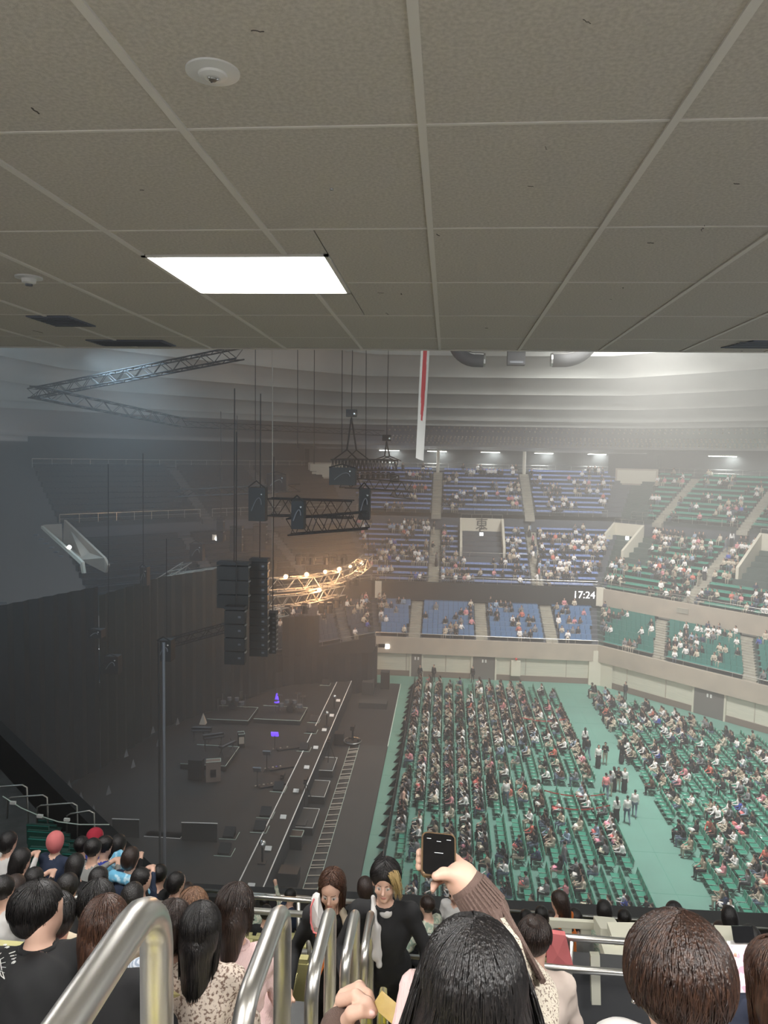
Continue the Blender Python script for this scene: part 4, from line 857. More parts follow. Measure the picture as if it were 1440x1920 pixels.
# dark panel below the right rails
pa, pb = onY(1045, 1785, 5.9), onY(1200, 1880, 5.9); MB().b2((.95, 5.75, pb[2]-1.4), (6, 5.95, pa[2]-.02)).obj('wall_aisle_panel', 'parapet', None, kind='structure'); MB().b2((.95, 3.1, pb[2]-1.6), (6, 5.9, pb[2]-1.4)).obj('floor_stair_well', 'parapet', None, kind='structure')
# cream painted railing on the right
t = thing('cream_railing', Yp(1033, 1735, 7.2), 'cream painted railing with flat posts between rails and heads', 'railing')
def RL(px, py, Y=7.2): return Yp(px, py, Y)-t.location
def bar(a, b, w_, th, nm, m='cream_paint'):
    a, b = Vector(a), Vector(b); d = (b-a); L = d.length; q = d.to_track_quat('X', 'Z').to_matrix(); MB().box((a+b)/2, (L, th, w_), mx=q).obj(nm, m, t)
bar(RL(1030, 1729), RL(1132, 1735), .075, .05, 'top_bar'); bar(RL(1132, 1731), RL(1147, 1756, 6.8), .12, .2, 'corner_panel'); bar(RL(1145, 1757, 6.6), RL(1235, 1758, 6.6), .09, .3, 'flat_top'); bar(RL(1130, 1788, 6.4), RL(1200, 1792, 6.4), .1, .32, 'lower_shelf')
for px in (1037, 1062, 1098): bar(RL(px, 1732), RL(px, 1762), .1, .04, 'post')
bar(RL(1150, 1762, 6.6), RL(1142, 1790, 6.5), .12, .04, 'post'); bar(RL(1350, 1768, 6.6), RL(1400, 1770, 6.6), .14, .3, 'flat_top'); bar(RL(1360, 1772, 6.6), RL(1362, 1800, 6.6), .1, .04, 'post')
bar(RL(1115, 1788, 5.6), RL(1117, 1880, 5.6), .07, .05, 'post', 'cream_paint')
# yellow plastic seats of the own tier
def ys_mesh():
    m = MB(); m.box((0, .02, .40), (.43, .40, .04)); m.prism([(-.215, -.2), (.215, -.2), (.2, -.12), (-.2, -.12)], .34, .72)
    m.box((0, -.165, .74), (.41, .06, .04)); m.box((0, -.06, .28), (.3, .2, .2)); m.box((-.13, .0, .1), (.05, .3, .2)); m.box((.13, .0, .1), (.05, .3, .2)); return m
YSM = ys_mesh().mesh('yseat', ['seat_yellow'])
OWN_SEATS = []
for j in range(1, 15):
    Yr = .25+PT*j+.42; zr = TR(.25+PT*j+.35)
    if 6.0 < Yr < 7.3: continue
    for sd in (-1, 1):
        if (sd > 0 and 2.9 < Yr < 8.4) or Yr < 2.9: continue
        for k in range(int(3+j*.75)):
            X = (AX0-.28-.47*k) if sd < 0 else (AX1+.28+.47*k); OWN_SEATS.append((X, Yr, zr, j, k, sd))
for (X, Yr, zr, j, k, sd) in OWN_SEATS:
    if abs(X) < .52*Yr+.6:
        link('stand_seat', YSM, None, (X, Yr, zr), 'pale yellow plastic seat %s the aisle, %s row, %s from the aisle' % ('left of' if sd < 0 else 'right of', ordw(j), ordw(k+1)), 'seat', 'yellow plastic seats of the tier')
# box rails at the north-west corner in the dark
for k, (px, py, w_) in enumerate([(10, 1478, .9), (48, 1497, .9), (104, 1512, .9), (148, 1527, .6), (235, 1665, .6)]):
    c = Vector(onY(px, py, 15.5 if k < 4 else 10)); MB().tube([(-w_/2, 0, -.5), (-w_/2+.02, 0, -.05), (-w_/2+.1, 0, 0), (w_/2-.1, .1, .05), (w_/2, .1, 0), (w_/2+.02, .1, -1.1)], .02, 8).obj('hoop_rail', 'chrome', None, smooth=True, loc=c, label='thin steel hoop rail in the dark left corner, %s from the left edge' % ordw(k+1), cat='handrail', group='hoop rails in the dark corner')
c0 = Vector(onY(5, 1493, 14.5)); pts = [Vector(onY(x, y, Y))-c0 for x, y, Y in ((5, 1493, 14.5), (40, 1515, 14.5), (75, 1530, 14.5), (110, 1541, 14.5), (150, 1546, 14.6), (205, 1546, 14.8))]
t = thing('cable_line', c0, 'thin pale cable with small white lamps sagging in the dark left corner', 'cable'); MB().tube(pts, .012, 5).obj('cable', 'chair_edge', t)
for p_ in (pts[1]*.55, pts[2], pts[4]*.83): MB().box(p_, (.12, .05, .06)).obj('lamp', 'paper', t)
# green seats at the left front, the corner's shade put into their colour
DKS = []
seatm = MB(); seatm.box((0, 0, .42), (.44, .4, .04)); seatm.box((0, -.2, .62), (.44, .04, .4)); seatm.box((0, -.222, .80), (.44, .012, .012), 1); seatm.tube([(-.2, 0, 0), (-.2, 0, .42)], .02, 4, 2); seatm.tube([(.2, 0, 0), (.2, 0, .42)], .02, 4, 2)
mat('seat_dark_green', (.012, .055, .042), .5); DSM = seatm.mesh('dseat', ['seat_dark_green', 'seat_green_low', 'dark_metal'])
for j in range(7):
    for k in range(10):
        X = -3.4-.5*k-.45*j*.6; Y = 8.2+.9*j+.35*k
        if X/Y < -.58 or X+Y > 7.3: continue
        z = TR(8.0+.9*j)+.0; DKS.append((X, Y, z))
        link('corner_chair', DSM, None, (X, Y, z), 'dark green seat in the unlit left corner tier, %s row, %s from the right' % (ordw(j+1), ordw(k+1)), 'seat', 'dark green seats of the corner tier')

# ---------------------------------------------------------------- haze that fills the hall
hm = bpy.data.materials.new('haze'); hm.use_nodes = True; nt = hm.node_tree; nt.nodes.clear(); out = nt.nodes.new('ShaderNodeOutputMaterial'); vs_ = nt.nodes.new('ShaderNodeVolumeScatter')
vs_.inputs['Density'].default_value = HAZE; vs_.inputs['Anisotropy'].default_value = .25; vs_.inputs['Color'].default_value = (.97, .97, .94, 1); nt.links.new(vs_.outputs[0], out.inputs['Volume'])
hz = MB().b2((-58, 9.6, -2), (66, 108, 41)); me = hz.mesh('haze', hm); link('haze', me, None, label='thin smoke haze filling the whole arena hall', cat='haze', kind='stuff')
# ================================================================ BODIES (smooth distance fields turned into one closed surface)
def surface_nets(vol, org, h):
    nx, ny, nz = vol.shape; ins = vol < 0
    c = np.stack([ins[dx:nx-1+dx, dy:ny-1+dy, dz:nz-1+dz] for dx in (0, 1) for dy in (0, 1) for dz in (0, 1)])
    s = c.sum(0); act = np.argwhere((s > 0) & (s < 8)); idx = -np.ones((nx-1, ny-1, nz-1), int); idx[tuple(act.T)] = np.arange(len(act))
    acc = np.zeros((len(act), 3)); cnt = np.zeros(len(act)); cs = [(dx, dy, dz) for dx in (0, 1) for dy in (0, 1) for dz in (0, 1)]
    for a in range(8):
        for ax in range(3):
            if cs[a][ax] == 0:
                b = list(cs[a]); b[ax] = 1
                va = vol[act[:, 0]+cs[a][0], act[:, 1]+cs[a][1], act[:, 2]+cs[a][2]]; vb = vol[act[:, 0]+b[0], act[:, 1]+b[1], act[:, 2]+b[2]]
                m = (va < 0) != (vb < 0); t = np.where(m, va/np.where(m, va-vb, 1), 0)
                p = np.array(cs[a], float)[None]+t[:, None]*np.eye(3)[ax][None]; acc[m] += p[m]; cnt[m] += 1
    V = org+(act+acc/cnt[:, None])*h; quads = []
    for ax in range(3):
        o1, o2 = [(1, 2), (2, 0), (0, 1)][ax]
        A = ins[tuple(slice(0, -1) if i == ax else slice(None) for i in range(3))]; B = ins[tuple(slice(1, None) if i == ax else slice(None) for i in range(3))]
        for flip, mk in ((False, A & ~B), (True, ~A & B)):
            g = np.argwhere(mk); ok = (g[:, o1] > 0) & (g[:, o2] > 0) & (g[:, o1] < vol.shape[o1]-1) & (g[:, o2] < vol.shape[o2]-1); g = g[ok]
            def cell(d1, d2): q = g.copy(); q[:, o1] -= d1; q[:, o2] -= d2; return idx[q[:, 0], q[:, 1], q[:, 2]]
            q = np.stack([cell(1, 1), cell(0, 1), cell(0, 0), cell(1, 0)], 1); quads.append(q[:, ::-1] if flip else q)
    return V, np.concatenate(quads)
def rc(a, b, ra, rb, m, k=None): return ('c', np.array(a, float), np.array(b, float), ra, rb, m, k)
def el(c, r, m, k=None, R=None): return ('e', np.array(c, float), np.array(r, float), R, 0, m, k)
def prim_d(p, P):
    if p[0] == 'c':
        a, b, ra, rb = p[1:5]; ab = b-a; L = max(ab@ab, 1e-9); t = np.clip(((P-a)@ab)/L, 0, 1)
        return np.linalg.norm(P-(a+t[..., None]*ab), axis=-1)-(ra+(rb-ra)*t)
    c, r, R = p[1], p[2], p[3]; q = P-c
    if R is not None: q = q@R
    k0 = np.linalg.norm(q/r, axis=-1); k1 = np.linalg.norm(q/(r*r), axis=-1); return k0*(k0-1)/np.maximum(k1, 1e-6)
def field(prims, P, k0, folds=0, cuts=()):
    d = None
    for p in prims:
        e = prim_d(p, P); k = p[6] if p[6] is not None else k0
        if d is None: d = e
        else:
            h_ = np.maximum(k-np.abs(d-e), 0)/k; d = np.minimum(d, e)-h_*h_*k*.25
    for p in cuts:
        e = -prim_d(p, P); k = p[6] or .01; h_ = np.maximum(k-np.abs(d-e), 0)/k; d = np.maximum(d, e)+h_*h_*k*.25
    if folds: d = d+folds*(np.sin(P[..., 0]*31+3*np.sin(P[..., 2]*17))*np.sin(P[..., 2]*43+4*np.sin(P[..., 0]*13+P[..., 1]*11))*np.sin(P[..., 1]*29+1))
    return d
def sdf_mesh(name, prims, mats, res=.012, k=.03, folds=0, cuts=(), fold_m=(), pad=.06, smooth=True, label_extra=None):
    lo = np.min([np.minimum(p[1], p[2])-max(p[3], p[4]) if p[0] == 'c' else p[1]-max(p[2]) for p in prims], 0)-pad
    hi = np.max([np.maximum(p[1], p[2])+max(p[3], p[4]) if p[0] == 'c' else p[1]+max(p[2]) for p in prims], 0)+pad
    n = np.ceil((hi-lo)/res).astype(int)+1
    B = 5; nb = -(-n//B); n = nb*B   # coarse blocks first, fine samples only where the surface runs
    cax = [lo[i]+(np.arange(nb[i])*B+(B-1)/2)*res for i in range(3)]; cd = field(prims, np.stack(np.meshgrid(*cax, indexing='ij'), -1), k, 0, cuts)
    vol = np.repeat(np.repeat(np.repeat(cd, B, 0), B, 1), B, 2); act = np.argwhere(np.abs(cd) < B*res*1.25+k*.3)
    r5 = np.arange(B); off = np.stack(np.meshgrid(r5, r5, r5, indexing='ij'), -1).reshape(-1, 3)
    for c0 in range(0, len(act), 4000):
        ii = (act[c0:c0+4000, None, :]*B+off[None]).reshape(-1, 3); vol[ii[:, 0], ii[:, 1], ii[:, 2]] = field(prims, lo+ii*res, k, 0, cuts)
    V, Q = surface_nets(vol, lo, res)
    if folds:
        D = np.array([prim_d(p, V) for p in prims]); mi = np.array([prims[i][5] for i in D.argmin(0)]); msk = np.isin(mi, fold_m)
        c = field(prims, V, k); g = np.stack([(field(prims, V+np.eye(3)[i]*.004, k)-c)/.004 for i in range(3)], 1); g /= np.maximum(np.linalg.norm(g, axis=1, keepdims=True), 1e-6)
        s_ = np.sin(V[:, 0]*26+5*np.sin(V[:, 2]*9)+V[:, 1]*20)*np.sin(V[:, 2]*34+3*np.sin(V[:, 0]*14)); s2 = np.sin(V[:, 0]*60+V[:, 2]*40+3*np.sin(V[:, 1]*30))
        V = V+g*((s_*folds+s2*folds*.3)*msk)[:, None]
    me = bpy.data.meshes.new(name); me.from_pydata(V.tolist(), [], Q.tolist())
    C = V[Q].mean(1); D = np.array([prim_d(p, C) for p in prims]); mi = np.array([p[5] for p in prims])[D.argmin(0)]
    if label_extra is not None: mi = label_extra(C, mi)
    for m in mats: me.materials.append(M(m) if isinstance(m, str) else m)
    me.polygons.foreach_set('material_index', mi.astype(np.int32)); me.polygons.foreach_set('use_smooth', [smooth]*len(Q)); me.update(); return me
mat('skin', (.70, .45, .34), .5, noise=(9, (.66, .41, .31), 2), spec=.35)
mat('lip', (.58, .24, .20), .45); mat('eye_white', (.50, .46, .43), .3); mat('eye_dark', (.015, .01, .01), .2)
def hairmat(name, c0, c1):
    m = mat(name, c0, .42, spec=.5, noise=(9, c1, 4, .42, .68, (14, 14, 1.2)), bump=(10, .5, .010, (16, 16, 1.0))); return m
hairmat('hair_black', (.006, .005, .005), (.022, .018, .017)); hairmat('hair_dark', (.016, .009, .007), (.045, .026, .019)); hairmat('hair_brown', (.035, .015, .009), (.10, .045, .025)); hairmat('hair_choco', (.018, .008, .005), (.060, .027, .015)); hairmat('hair_light', (.09, .042, .022), (.24, .13, .07)); mat('hair_blond', (.50, .36, .16), .45)
SK, HR, TP, BT, SH, LP, EW, ED = range(8)
def body(pose='sit', lean=.1, seat=.42, arms='lap', w=1., head=(0, 0), turn=0, hd=(0, 0, 0), bulk=1., over=None, face=False):
    """prims of a figure facing +Y; the origin lies on the floor under the hips. returns prims, cuts, head centre, head matrix"""
    P = []; cuts = []
    if pose == 'sit': hip = np.array([0, 0, seat+.1]); th = .43; kn = [np.array([s*.12*w, .43, seat+.09]) for s in (-1, 1)]; an = [np.array([s*.12*w, .43, .08]) for s in (-1, 1)]; tl = .50
    elif pose == 'walk': hip = np.array([0, 0, .90]); kn = [np.array([-.1, .14, .5]), np.array([.1, -.05, .49])]; an = [np.array([-.1, .14, .08]), np.array([.1, -.3, .13])]; tl = .52
    else: hip = np.array([0, 0, .90]); kn = [np.array([s*.1*w, .02, .49]) for s in (-1, 1)]; an = [np.array([s*.11*w, -.01, .08]) for s in (-1, 1)]; tl = .52
    up = np.array([0, math.sin(lean), math.cos(lean)]); chest = hip+up*tl*.62; neck = hip+up*tl
    for s, k_, a_ in zip((-1, 1), kn, an):
        h0 = hip+np.array([s*.09*w, 0, 0]); P += [rc(h0, k_, .088*bulk, .062, BT, .05), rc(k_, a_, .058, .040, BT), rc(a_+[0, -.03, -.03], a_+[0, .14, -.04], .038, .033, SH, .02)]
    P += [el(hip, ((.175 if pose == 'sit' else .15)*w, .13, .13), BT, .05), rc(hip+up*.08, chest, .13*w, .145*w, TP, .06), el(chest, (.175*w, .115*bulk, .17), TP, .06)]
    sh = [neck+np.array([s*.155*w, 0, -.055]) for s in (-1, 1)]
    P += [rc(sh[0], sh[1], .062, .062, TP, .05), rc(neck+[0, 0, -.05], neck+[0, .01, .07], .056, .05, SK, .025)]
    hc = neck+np.array([0, .02+.05*head[1], .165])+np.array(hd)
    yaw, pit = head; Rm = (Matrix.Rotation(yaw, 3, 'Z')@Matrix.Rotation(-pit, 3, 'X')); R = np.array(Rm)
    T = lambda q: hc+R@np.array(q, float)
    P += [el(T((0, -.012, .02)), (.074, .092, .092), SK, .02, R), el(T((0, .022, -.048)), (.056, .066, .064), SK, .03, R)]
    if face:
        P += [rc(T((0, .084, .005)), T((0, .102, -.022)), .007, .0115, SK, .014), el(T((0, .0815, -.056)), (.020, .010, .0055), LP, .003, R), el(T((0, .0805, -.062)), (.017, .010, .0055), LP, .003, R), el(T((0, .070, -.088)), (.022, .018, .016), SK, .02, R)]
        for s in (-1, 1):
            P += [el(T((s*.075, -.002, -.012)), (.010, .020, .030), SK, .01, R), el(T((s*.030, .0735, .003)), (.0115, .0092, .0042), EW, .001, R), el(T((s*.030, .0795, .003)), (.0048, .0048, .0044), ED, .001, R),
                  rc(T((s*.017, .0835, .0105)), T((s*.030, .0845, .0110)), .0014, .0016, ED, .003), rc(T((s*.030, .0845, .0115)), T((s*.045, .0755, .0080)), .0016, .0012, ED, .003), rc(T((s*.014, .090, .027)), T((s*.044, .077, .029)), .0036, .0026, HR, .002), el(T((s*.036, .064, -.028)), (.022, .02, .018), SK, .02, R)]
            cuts += [el(T((s*.029, .097, .006)), (.018, .0125, .012), SK, .012, R)]
    A = {'lap': [(.225, .06, -.32), (.13, .32, -.38)], 'phone': [(.23, .10, -.30), (.07, .30, -.16)], 'wide': [(.27, .05, -.30), (.2, .33, -.36)], 'down': [(.22, -.02, -.34), (.22, .04, -.60)], 'up': [(.22, .12, .05), (.14, .2, .35)]}
    for i, s in enumerate((-1, 1)):
        sp = A[arms[i] if isinstance(arms, tuple) else arms] if not (over and over.get(i)) else over[i]
        if sp is None: continue
        if over and over.get(i): e_, wr = [np.array(q, float) for q in sp[:2]]
        else: e_, wr = neck+np.array([s*sp[0][0]*w, sp[0][1], sp[0][2]]), neck+np.array([s*sp[1][0]*w, sp[1][1], sp[1][2]])
        P += [rc(sh[i], e_, .053*bulk, .044*bulk, TP), rc(e_, wr, .043*bulk, .032, TP)]
        dr = (wr-e_)/max(np.linalg.norm(wr-e_), 1e-6); 
        if not (over and over.get('nohand') in (i, 'both')): P += [rc(wr, wr+dr*.08, .026, .030, SK, .012)]+([rc(wr+dr*.08+np.array([q*.018, 0, 0]), wr+dr*.13+np.array([q*.02, .01, -.012*(1+abs(q)*.3)]), .011, .009, SK, .006) for q in (-1.2, -.4, .4, 1.2)]+[rc(wr+dr*.03, wr+dr*.07+np.array([-s*.05, .01, .0]), .013, .01, SK, .01)] if face or w != 1.001 else [])
    return P, cuts, hc, R, neck, sh
def hair_prims(hc, R, style, k=HR):
    T = lambda q: hc+R@np.array(q, float)
    P = [el(T((0, -.030, .030)), (.086, .098, .096), k, .02, R)]
    if style in ('long', 'bob'):
        P += [el(T((0, -.05, -.02)), (.092, .075, .10), k, .03, R)]
    if style == 'long': P += [rc(hc+np.array([0, -.075, -.05]), hc+np.array([0, -.135, -.36]), .075, .05, k, .03)]
    if style == 'bun': P += [el(T((0, -.07, .10)), (.04, .04, .04), k, .01, R)]
    if style == 'cap': P += [rc(T((0, .06, .05)), T((0, .13, .04)), .05, .03, k, .02)]
    return P
# ---------------- low-resolution figures for the crowd, eight poses
for n_, c_ in (('cloth_any', None),): mat(n_, (.8, .8, .8), .85, objcol=True)
mat('cloth_dark', (.022, .022, .026), .9); mat('cloth_denim', (.12, .16, .22), .9); mat('cloth_beige', (.45, .40, .32), .9); mat('shoe', (.05, .05, .05), .6)
BOT = ['cloth_dark', 'cloth_denim', 'cloth_beige']
CROWD = []
for ci, (ps, ar, ln, hs, hd_, bt) in enumerate([('sit', 'lap', .1, 'long', (0, .3), 0), ('sit', 'phone', .2, 'long', (.2, .45), 1), ('sit', 'lap', .3, 'bob', (-.3, .5), 0), ('sit', 'wide', .05, 'short', (.5, .1), 0), ('sit', 'phone', .12, 'bob', (-.1, .5), 2), ('sit', 'lap', .02, 'long', (-.6, 0), 2), ('stand', 'down', .02, 'long', (0, .1), 0), ('walk', 'down', .05, 'short', (.1, .1), 1), ('stand', 'phone', .05, 'bob', (0, .4), 2)]):
    P, cu_, hc, R, nk, sh_ = body(ps, ln, arms=ar, head=hd_, w=1.001)
    if ps == 'stand' and hs == 'long' : P += [rc((0, 0, .9), (0, 0, .25), .15, .2, BT)]
    P += hair_prims(hc, R, hs)
    mats = ['skin', 'hair_black' if ci % 3 else 'hair_dark', 'cloth_any', BOT[bt], 'shoe']
    hi = sdf_mesh('crowd_hi', P, mats, res=.042, k=.03); lo = sdf_mesh('crowd_lo', P, mats, res=.078, k=.03, smooth=False)
    CROWD.append((hi, lo, ps, bt, hs, ar))
# ================================================================ THE CROWD
TOPS = [('black', (.02, .02, .024), 38), ('white', (.90, .88, .86), 27), ('cream', (.62, .55, .44), 13), ('pink', (.70, .30, .33), 5), ('grey', (.22, .22, .23), 9), ('beige', (.40, .33, .25), 6), ('navy', (.03, .045, .10), 4), ('coral', (.70, .20, .15), 2), ('pale blue', (.35, .45, .58), 3), ('brown', (.12, .07, .05), 3), ('blue', (.06, .10, .45), 1)]
TW = np.cumsum([t[2] for t in TOPS])/sum(t[2] for t in TOPS)
def rtop(): return TOPS[int(np.searchsorted(TW, RNG.random()))]
def vnoise(x, y, s=0):
    x, y = x+37.3*s, y+11.7*s; ix, iy = math.floor(x), math.floor(y); fx, fy = x-ix, y-iy; fx, fy = fx*fx*(3-2*fx), fy*fy*(3-2*fy)
    r_ = lambda a, b: (math.sin(a*127.1+b*311.7+s*74.7)*43758.5453) % 1
    return (r_(ix, iy)*(1-fx)+r_(ix+1, iy)*fx)*(1-fy)+(r_(ix, iy+1)*(1-fx)+r_(ix+1, iy+1)*fx)*fy
occ = []
for (b, i, Y, X) in seats:
    n_ = vnoise(X*.45, Y*.28, 1)*.55+vnoise(X*1.1, Y*.9, 2)*.45; d_ = .55 if b == 'left' else .47
    if Y > 60 and b == 'left': d_ = .62
    if Y > 58 and b == 'right' and X < 22: d_ = .62
    if RNG.random() < (1 if n_ > 1-d_ else .10) and RNG.random() < .88: occ.append((b, i, Y, X))
occ.sort(key=lambda s: s[2])
IND = 225; rowcount = {}
HDK = {'long': 'long black hair', 'bob': 'shoulder-length hair', 'short': 'short black hair'}
bags = []
for (b, i, Y, X) in occ[:IND]:
    k = int(RNG.integers(0, 6)); hi, lo, ps, bt, hs, ar = CROWD[k]; nm, col, _ = rtop(); rowcount[(b, i)] = q = rowcount.get((b, i), 0)+1
    o = link('person', hi, None, (X-.02, Y, .0), 'seated person in %s top, %s floor block, %s row from %s, %s from near end' % (nm.replace('pale blue', 'pale-blue'), b, ordw(i+1), 'barrier' if b == 'left' else 'aisle', ordw(q)), 'person', 'seated audience on the arena floor')
    o.rotation_euler = (0, 0, math.pi/2+RNG.normal(0, .25)); o.color = (*col, 1); s_ = float(RNG.uniform(.94, 1.05)); o.scale = (s_, s_, s_)
    if RNG.random() < .25: bags.append((X, Y, b, i, q))
bm_ = MB(); bm_.add([(-.15, -.17, 0), (.15, -.17, 0), (.15, .17, 0), (-.15, .17, 0), (-.13, -.13, .09), (.12, -.14, .11), (.13, .13, .08), (-.12, .14, .1)], [(0, 3, 2, 1), (4, 5, 6, 7), (0, 1, 5, 4), (1, 2, 6, 5), (2, 3, 7, 6), (3, 0, 4, 7)]); BGM = bm_.mesh('bag', ['cloth_any'])
for (X, Y, b, i, q) in bags:
    nm, col = [('coral-pink', (.9, .25, .24)), ('white', (.75, .74, .7)), ('pink', (.85, .35, .45)), ('cream', (.7, .64, .5))][int(RNG.integers(0, 4))]
    o = link('lap_bag', BGM, None, (X-.27, Y, .60), '%s bag on a lap, %s floor block, %s row, %s person from near end' % (nm, b, ordw(i+1), ordw(q)), 'bag', 'bags on laps on the arena floor'); o.color = (*col, 1); o.rotation_euler = (0, .15, float(RNG.uniform(-.5, .5)))
# the rest, joined: one crowd for the floor, one for the stands
mat('crowd_cloth', (.5, .5, .5), .85, attr='col')
def join_people(name, items, label, hires=False):
    Vs, LV, LS, MI, CO = [], [], [], [], []; nv = nl = 0
    for (x, y, z, rz, k, col, s_) in items:
        me = CROWD[k][0 if hires else 1]; n = len(me.vertices); v = np.empty(n*3); me.vertices.foreach_get('co', v); v = v.reshape(-1, 3)*s_; c, s2 = math.cos(rz), math.sin(rz)
        Vs.append(np.stack([v[:, 0]*c-v[:, 1]*s2+x, v[:, 0]*s2+v[:, 1]*c+y, v[:, 2]+z], 1)); m = len(me.loops); lv = np.empty(m, int); me.loops.foreach_get('vertex_index', lv); LV.append(lv+nv)
        p = len(me.polygons); mi = np.empty(p, int); me.polygons.foreach_get('material_index', mi)
        bt = CROWD[k][3]; MI.append(np.where(mi == 3, 3+bt, np.where(mi == 4, 6, mi))); LS.append(np.arange(p)*4+nl); CO.append(np.tile(np.array([*col, 1.]), (m, 1))); nv += n; nl += m
    me = bpy.data.meshes.new(name); me.vertices.add(nv); me.vertices.foreach_set('co', np.concatenate(Vs).ravel()); me.loops.add(nl); me.loops.foreach_set('vertex_index', np.concatenate(LV))
    ls = np.concatenate(LS); me.polygons.add(len(ls)); me.polygons.foreach_set('loop_start', ls); me.polygons.foreach_set('material_index', np.concatenate(MI))
    me.update(calc_edges=True); a = me.color_attributes.new('col', 'FLOAT_COLOR', 'CORNER'); a.data.foreach_set('color', np.concatenate(CO).ravel())
    for m in ('skin', 'hair_dark', 'crowd_cloth', 'cloth_dark', 'cloth_denim', 'cloth_beige', 'shoe'): me.materials.append(M(m))
    return link(name, me, None, label=label, cat='crowd', kind='stuff')
join_people('distant_floor_crowd', [(X-.02, Y, 0, math.pi/2+RNG.normal(0, .25), int(RNG.integers(0, 6)), rtop()[1], float(RNG.uniform(.92, 1.05))) for (b, i, Y, X) in occ[IND:]], 'hundreds of seated people on the farther part of the arena floor', True)
st_items = []
for (face, Y, t, z, lvl) in SEATS:
    p = fp(face, Y, t, 0)
    if p[0]/p[1] > .50 or p[0]/p[1] < -.26: continue
    if face == 'NE' and (lvl > 1): continue
    n_ = vnoise(t*.55+9*lvl, Y*1.1, 3)*.6+vnoise(t*1.7, Y*2.1, 4)*.4; thr = {1: .60, 2: .50, 3: .60}[lvl]
    if face == 'SE' and lvl == 2: thr = .47
    if RNG.random() < (.8 if n_ > thr else .03):
        rz = {'E': math.pi, 'SE': math.pi*.75, 'NE': -math.pi*.75}[face]
        st_items.append((p[0], p[1], z, rz+RNG.normal(0, .3), int(RNG.integers(0, 6)), rtop()[1], float(RNG.uniform(.92, 1.05))))
for k in range(26):   # people walking and standing on the stairs
    face = ('E', 'SE')[k % 2]; t = AIS2[face][int(RNG.integers(0, 2))]; r_ = int(RNG.integers(0, 11)); Y, z = ROWS_2[r_]; p = fp(face, Y-.3, t+RNG.uniform(-.3, .3), 0)
    if p[0]/p[1] < .5: st_items.append((p[0], p[1], z, RNG.uniform(0, 6), 6+k % 3, rtop()[1], 1.))
join_people('distant_stand_crowd', st_items, 'hundreds of seated spectators spread over the far blue and green stands', True)
# people standing on the arena floor
def stander(px, py, k, nm, col, rz, lab, s_=1.):
    c = onz(px, py, .012); o = link('person', CROWD[k][0], None, c, lab, 'person', 'people standing on the arena floor'); o.color = (*col, 1); o.rotation_euler = (0, 0, rz); o.scale = (s_,)*3
BK, WH, PK, GY = (.012, .012, .014), (.75, .73, .70), (.85, .3, .3), (.25, .25, .26)
for px, py, k, nm, col, rz, lab in [
    (1096, 1405, 6, '', WH, 0, 'person in white top walking away, farthest in the green aisle'), (1101, 1424, 7, '', BK, .3, 'person in black coat bending in the green aisle behind the white-topped one'),
    (1121, 1440, 6, '', WH, 3.0, 'person in white blouse and dark trousers standing in the middle of the aisle'), (1134, 1434, 8, '', BK, 2.8, 'person in black beside the white-bloused one in the aisle'),
    (1135, 1497, 7, '', PK, 0, 'person with a coral-pink bag standing at the left edge of the aisle group'), (1143, 1493, 8, '', GY, 0, 'grey-dressed person in the aisle group beside the pink bag'), (1150, 1484, 6, '', WH, .5, 'white-topped person at the back of the aisle group'), (1158, 1484, 8, '', BK, 3, 'black-dressed person at the back of the aisle group'), (1170, 1486, 6, '', WH, 2.9, 'person in loose white shirt and black trousers in the aisle group'),
    (1155, 1544, 6, '', WH, .2, 'person in long grey skirt facing away, nearest at left of the aisle group'), (1175, 1543, 7, '', WH, 0, 'person in white shirt walking away, nearest of the aisle group'), (1189, 1531, 7, '', WH, -.3, 'tall person in white shirt and jeans beside the nearest walker'),
    (1056, 1634, 7, '', GY, -1.6, 'person in grey hoodie and jeans walking between empty green chair rows'), (918, 1488, 6, '', BK, 3, 'person in black standing in the middle of the left block'), (948, 1510, 7, '', WH, 0, 'person in dark trousers stooping in the left block'), (755, 1525, 6, '', (.8, .5, .4), -1.5, 'person in long black skirt with pink scarf by the barrier'),
    (1274, 1385, 7, '', (.5, .4, .3), 2, 'person in beige coat bending over seats in the right block'), (1283, 1392, 6, '', BK, 1, 'person in black top standing in the right block'), (1165, 1432, 6, '', BK, 1.5, 'person in long black coat at the aisle edge of the right block'), (910, 1425, 7, '', BK, 1, 'dark standing person far in the left block')]:
    stander(px, py, k, nm, col, rz, lab)
stf = sdf_mesh('staff', (lambda b_: b_[0]+hair_prims(b_[2], b_[3], 'short'))(body('stand', 0, arms='down', w=1.001)), ['skin', 'hair_black', 'cloth_dark', 'cloth_dark', 'shoe'], res=.04)
for px, py, rz, lab in [(758, 1383, -1.5, 'usher in black suit standing on the green floor left of the barrier'), (787, 1279, 3.1, 'usher in black at the left door of the east wall'), (813, 1278, 2.6, 'usher in black standing right of the left east door'), (886, 1280, 2.6, 'usher in black standing left of the grey double door'), (1349, 1334, 2.4, 'usher in black leaning by the dark door of the south-east wall'), (1172, 1312, 2.2, 'usher in black standing behind the far corner of the right block')]:
    o = link('usher', stf, None, onz(px, py, .012), lab, 'person', 'ushers in black on the arena floor'); o.rotation_euler = (0, 0, rz)
for k, (px, py) in enumerate([(656, 1028), (663, 1034), (632, 1040)]):
    pass

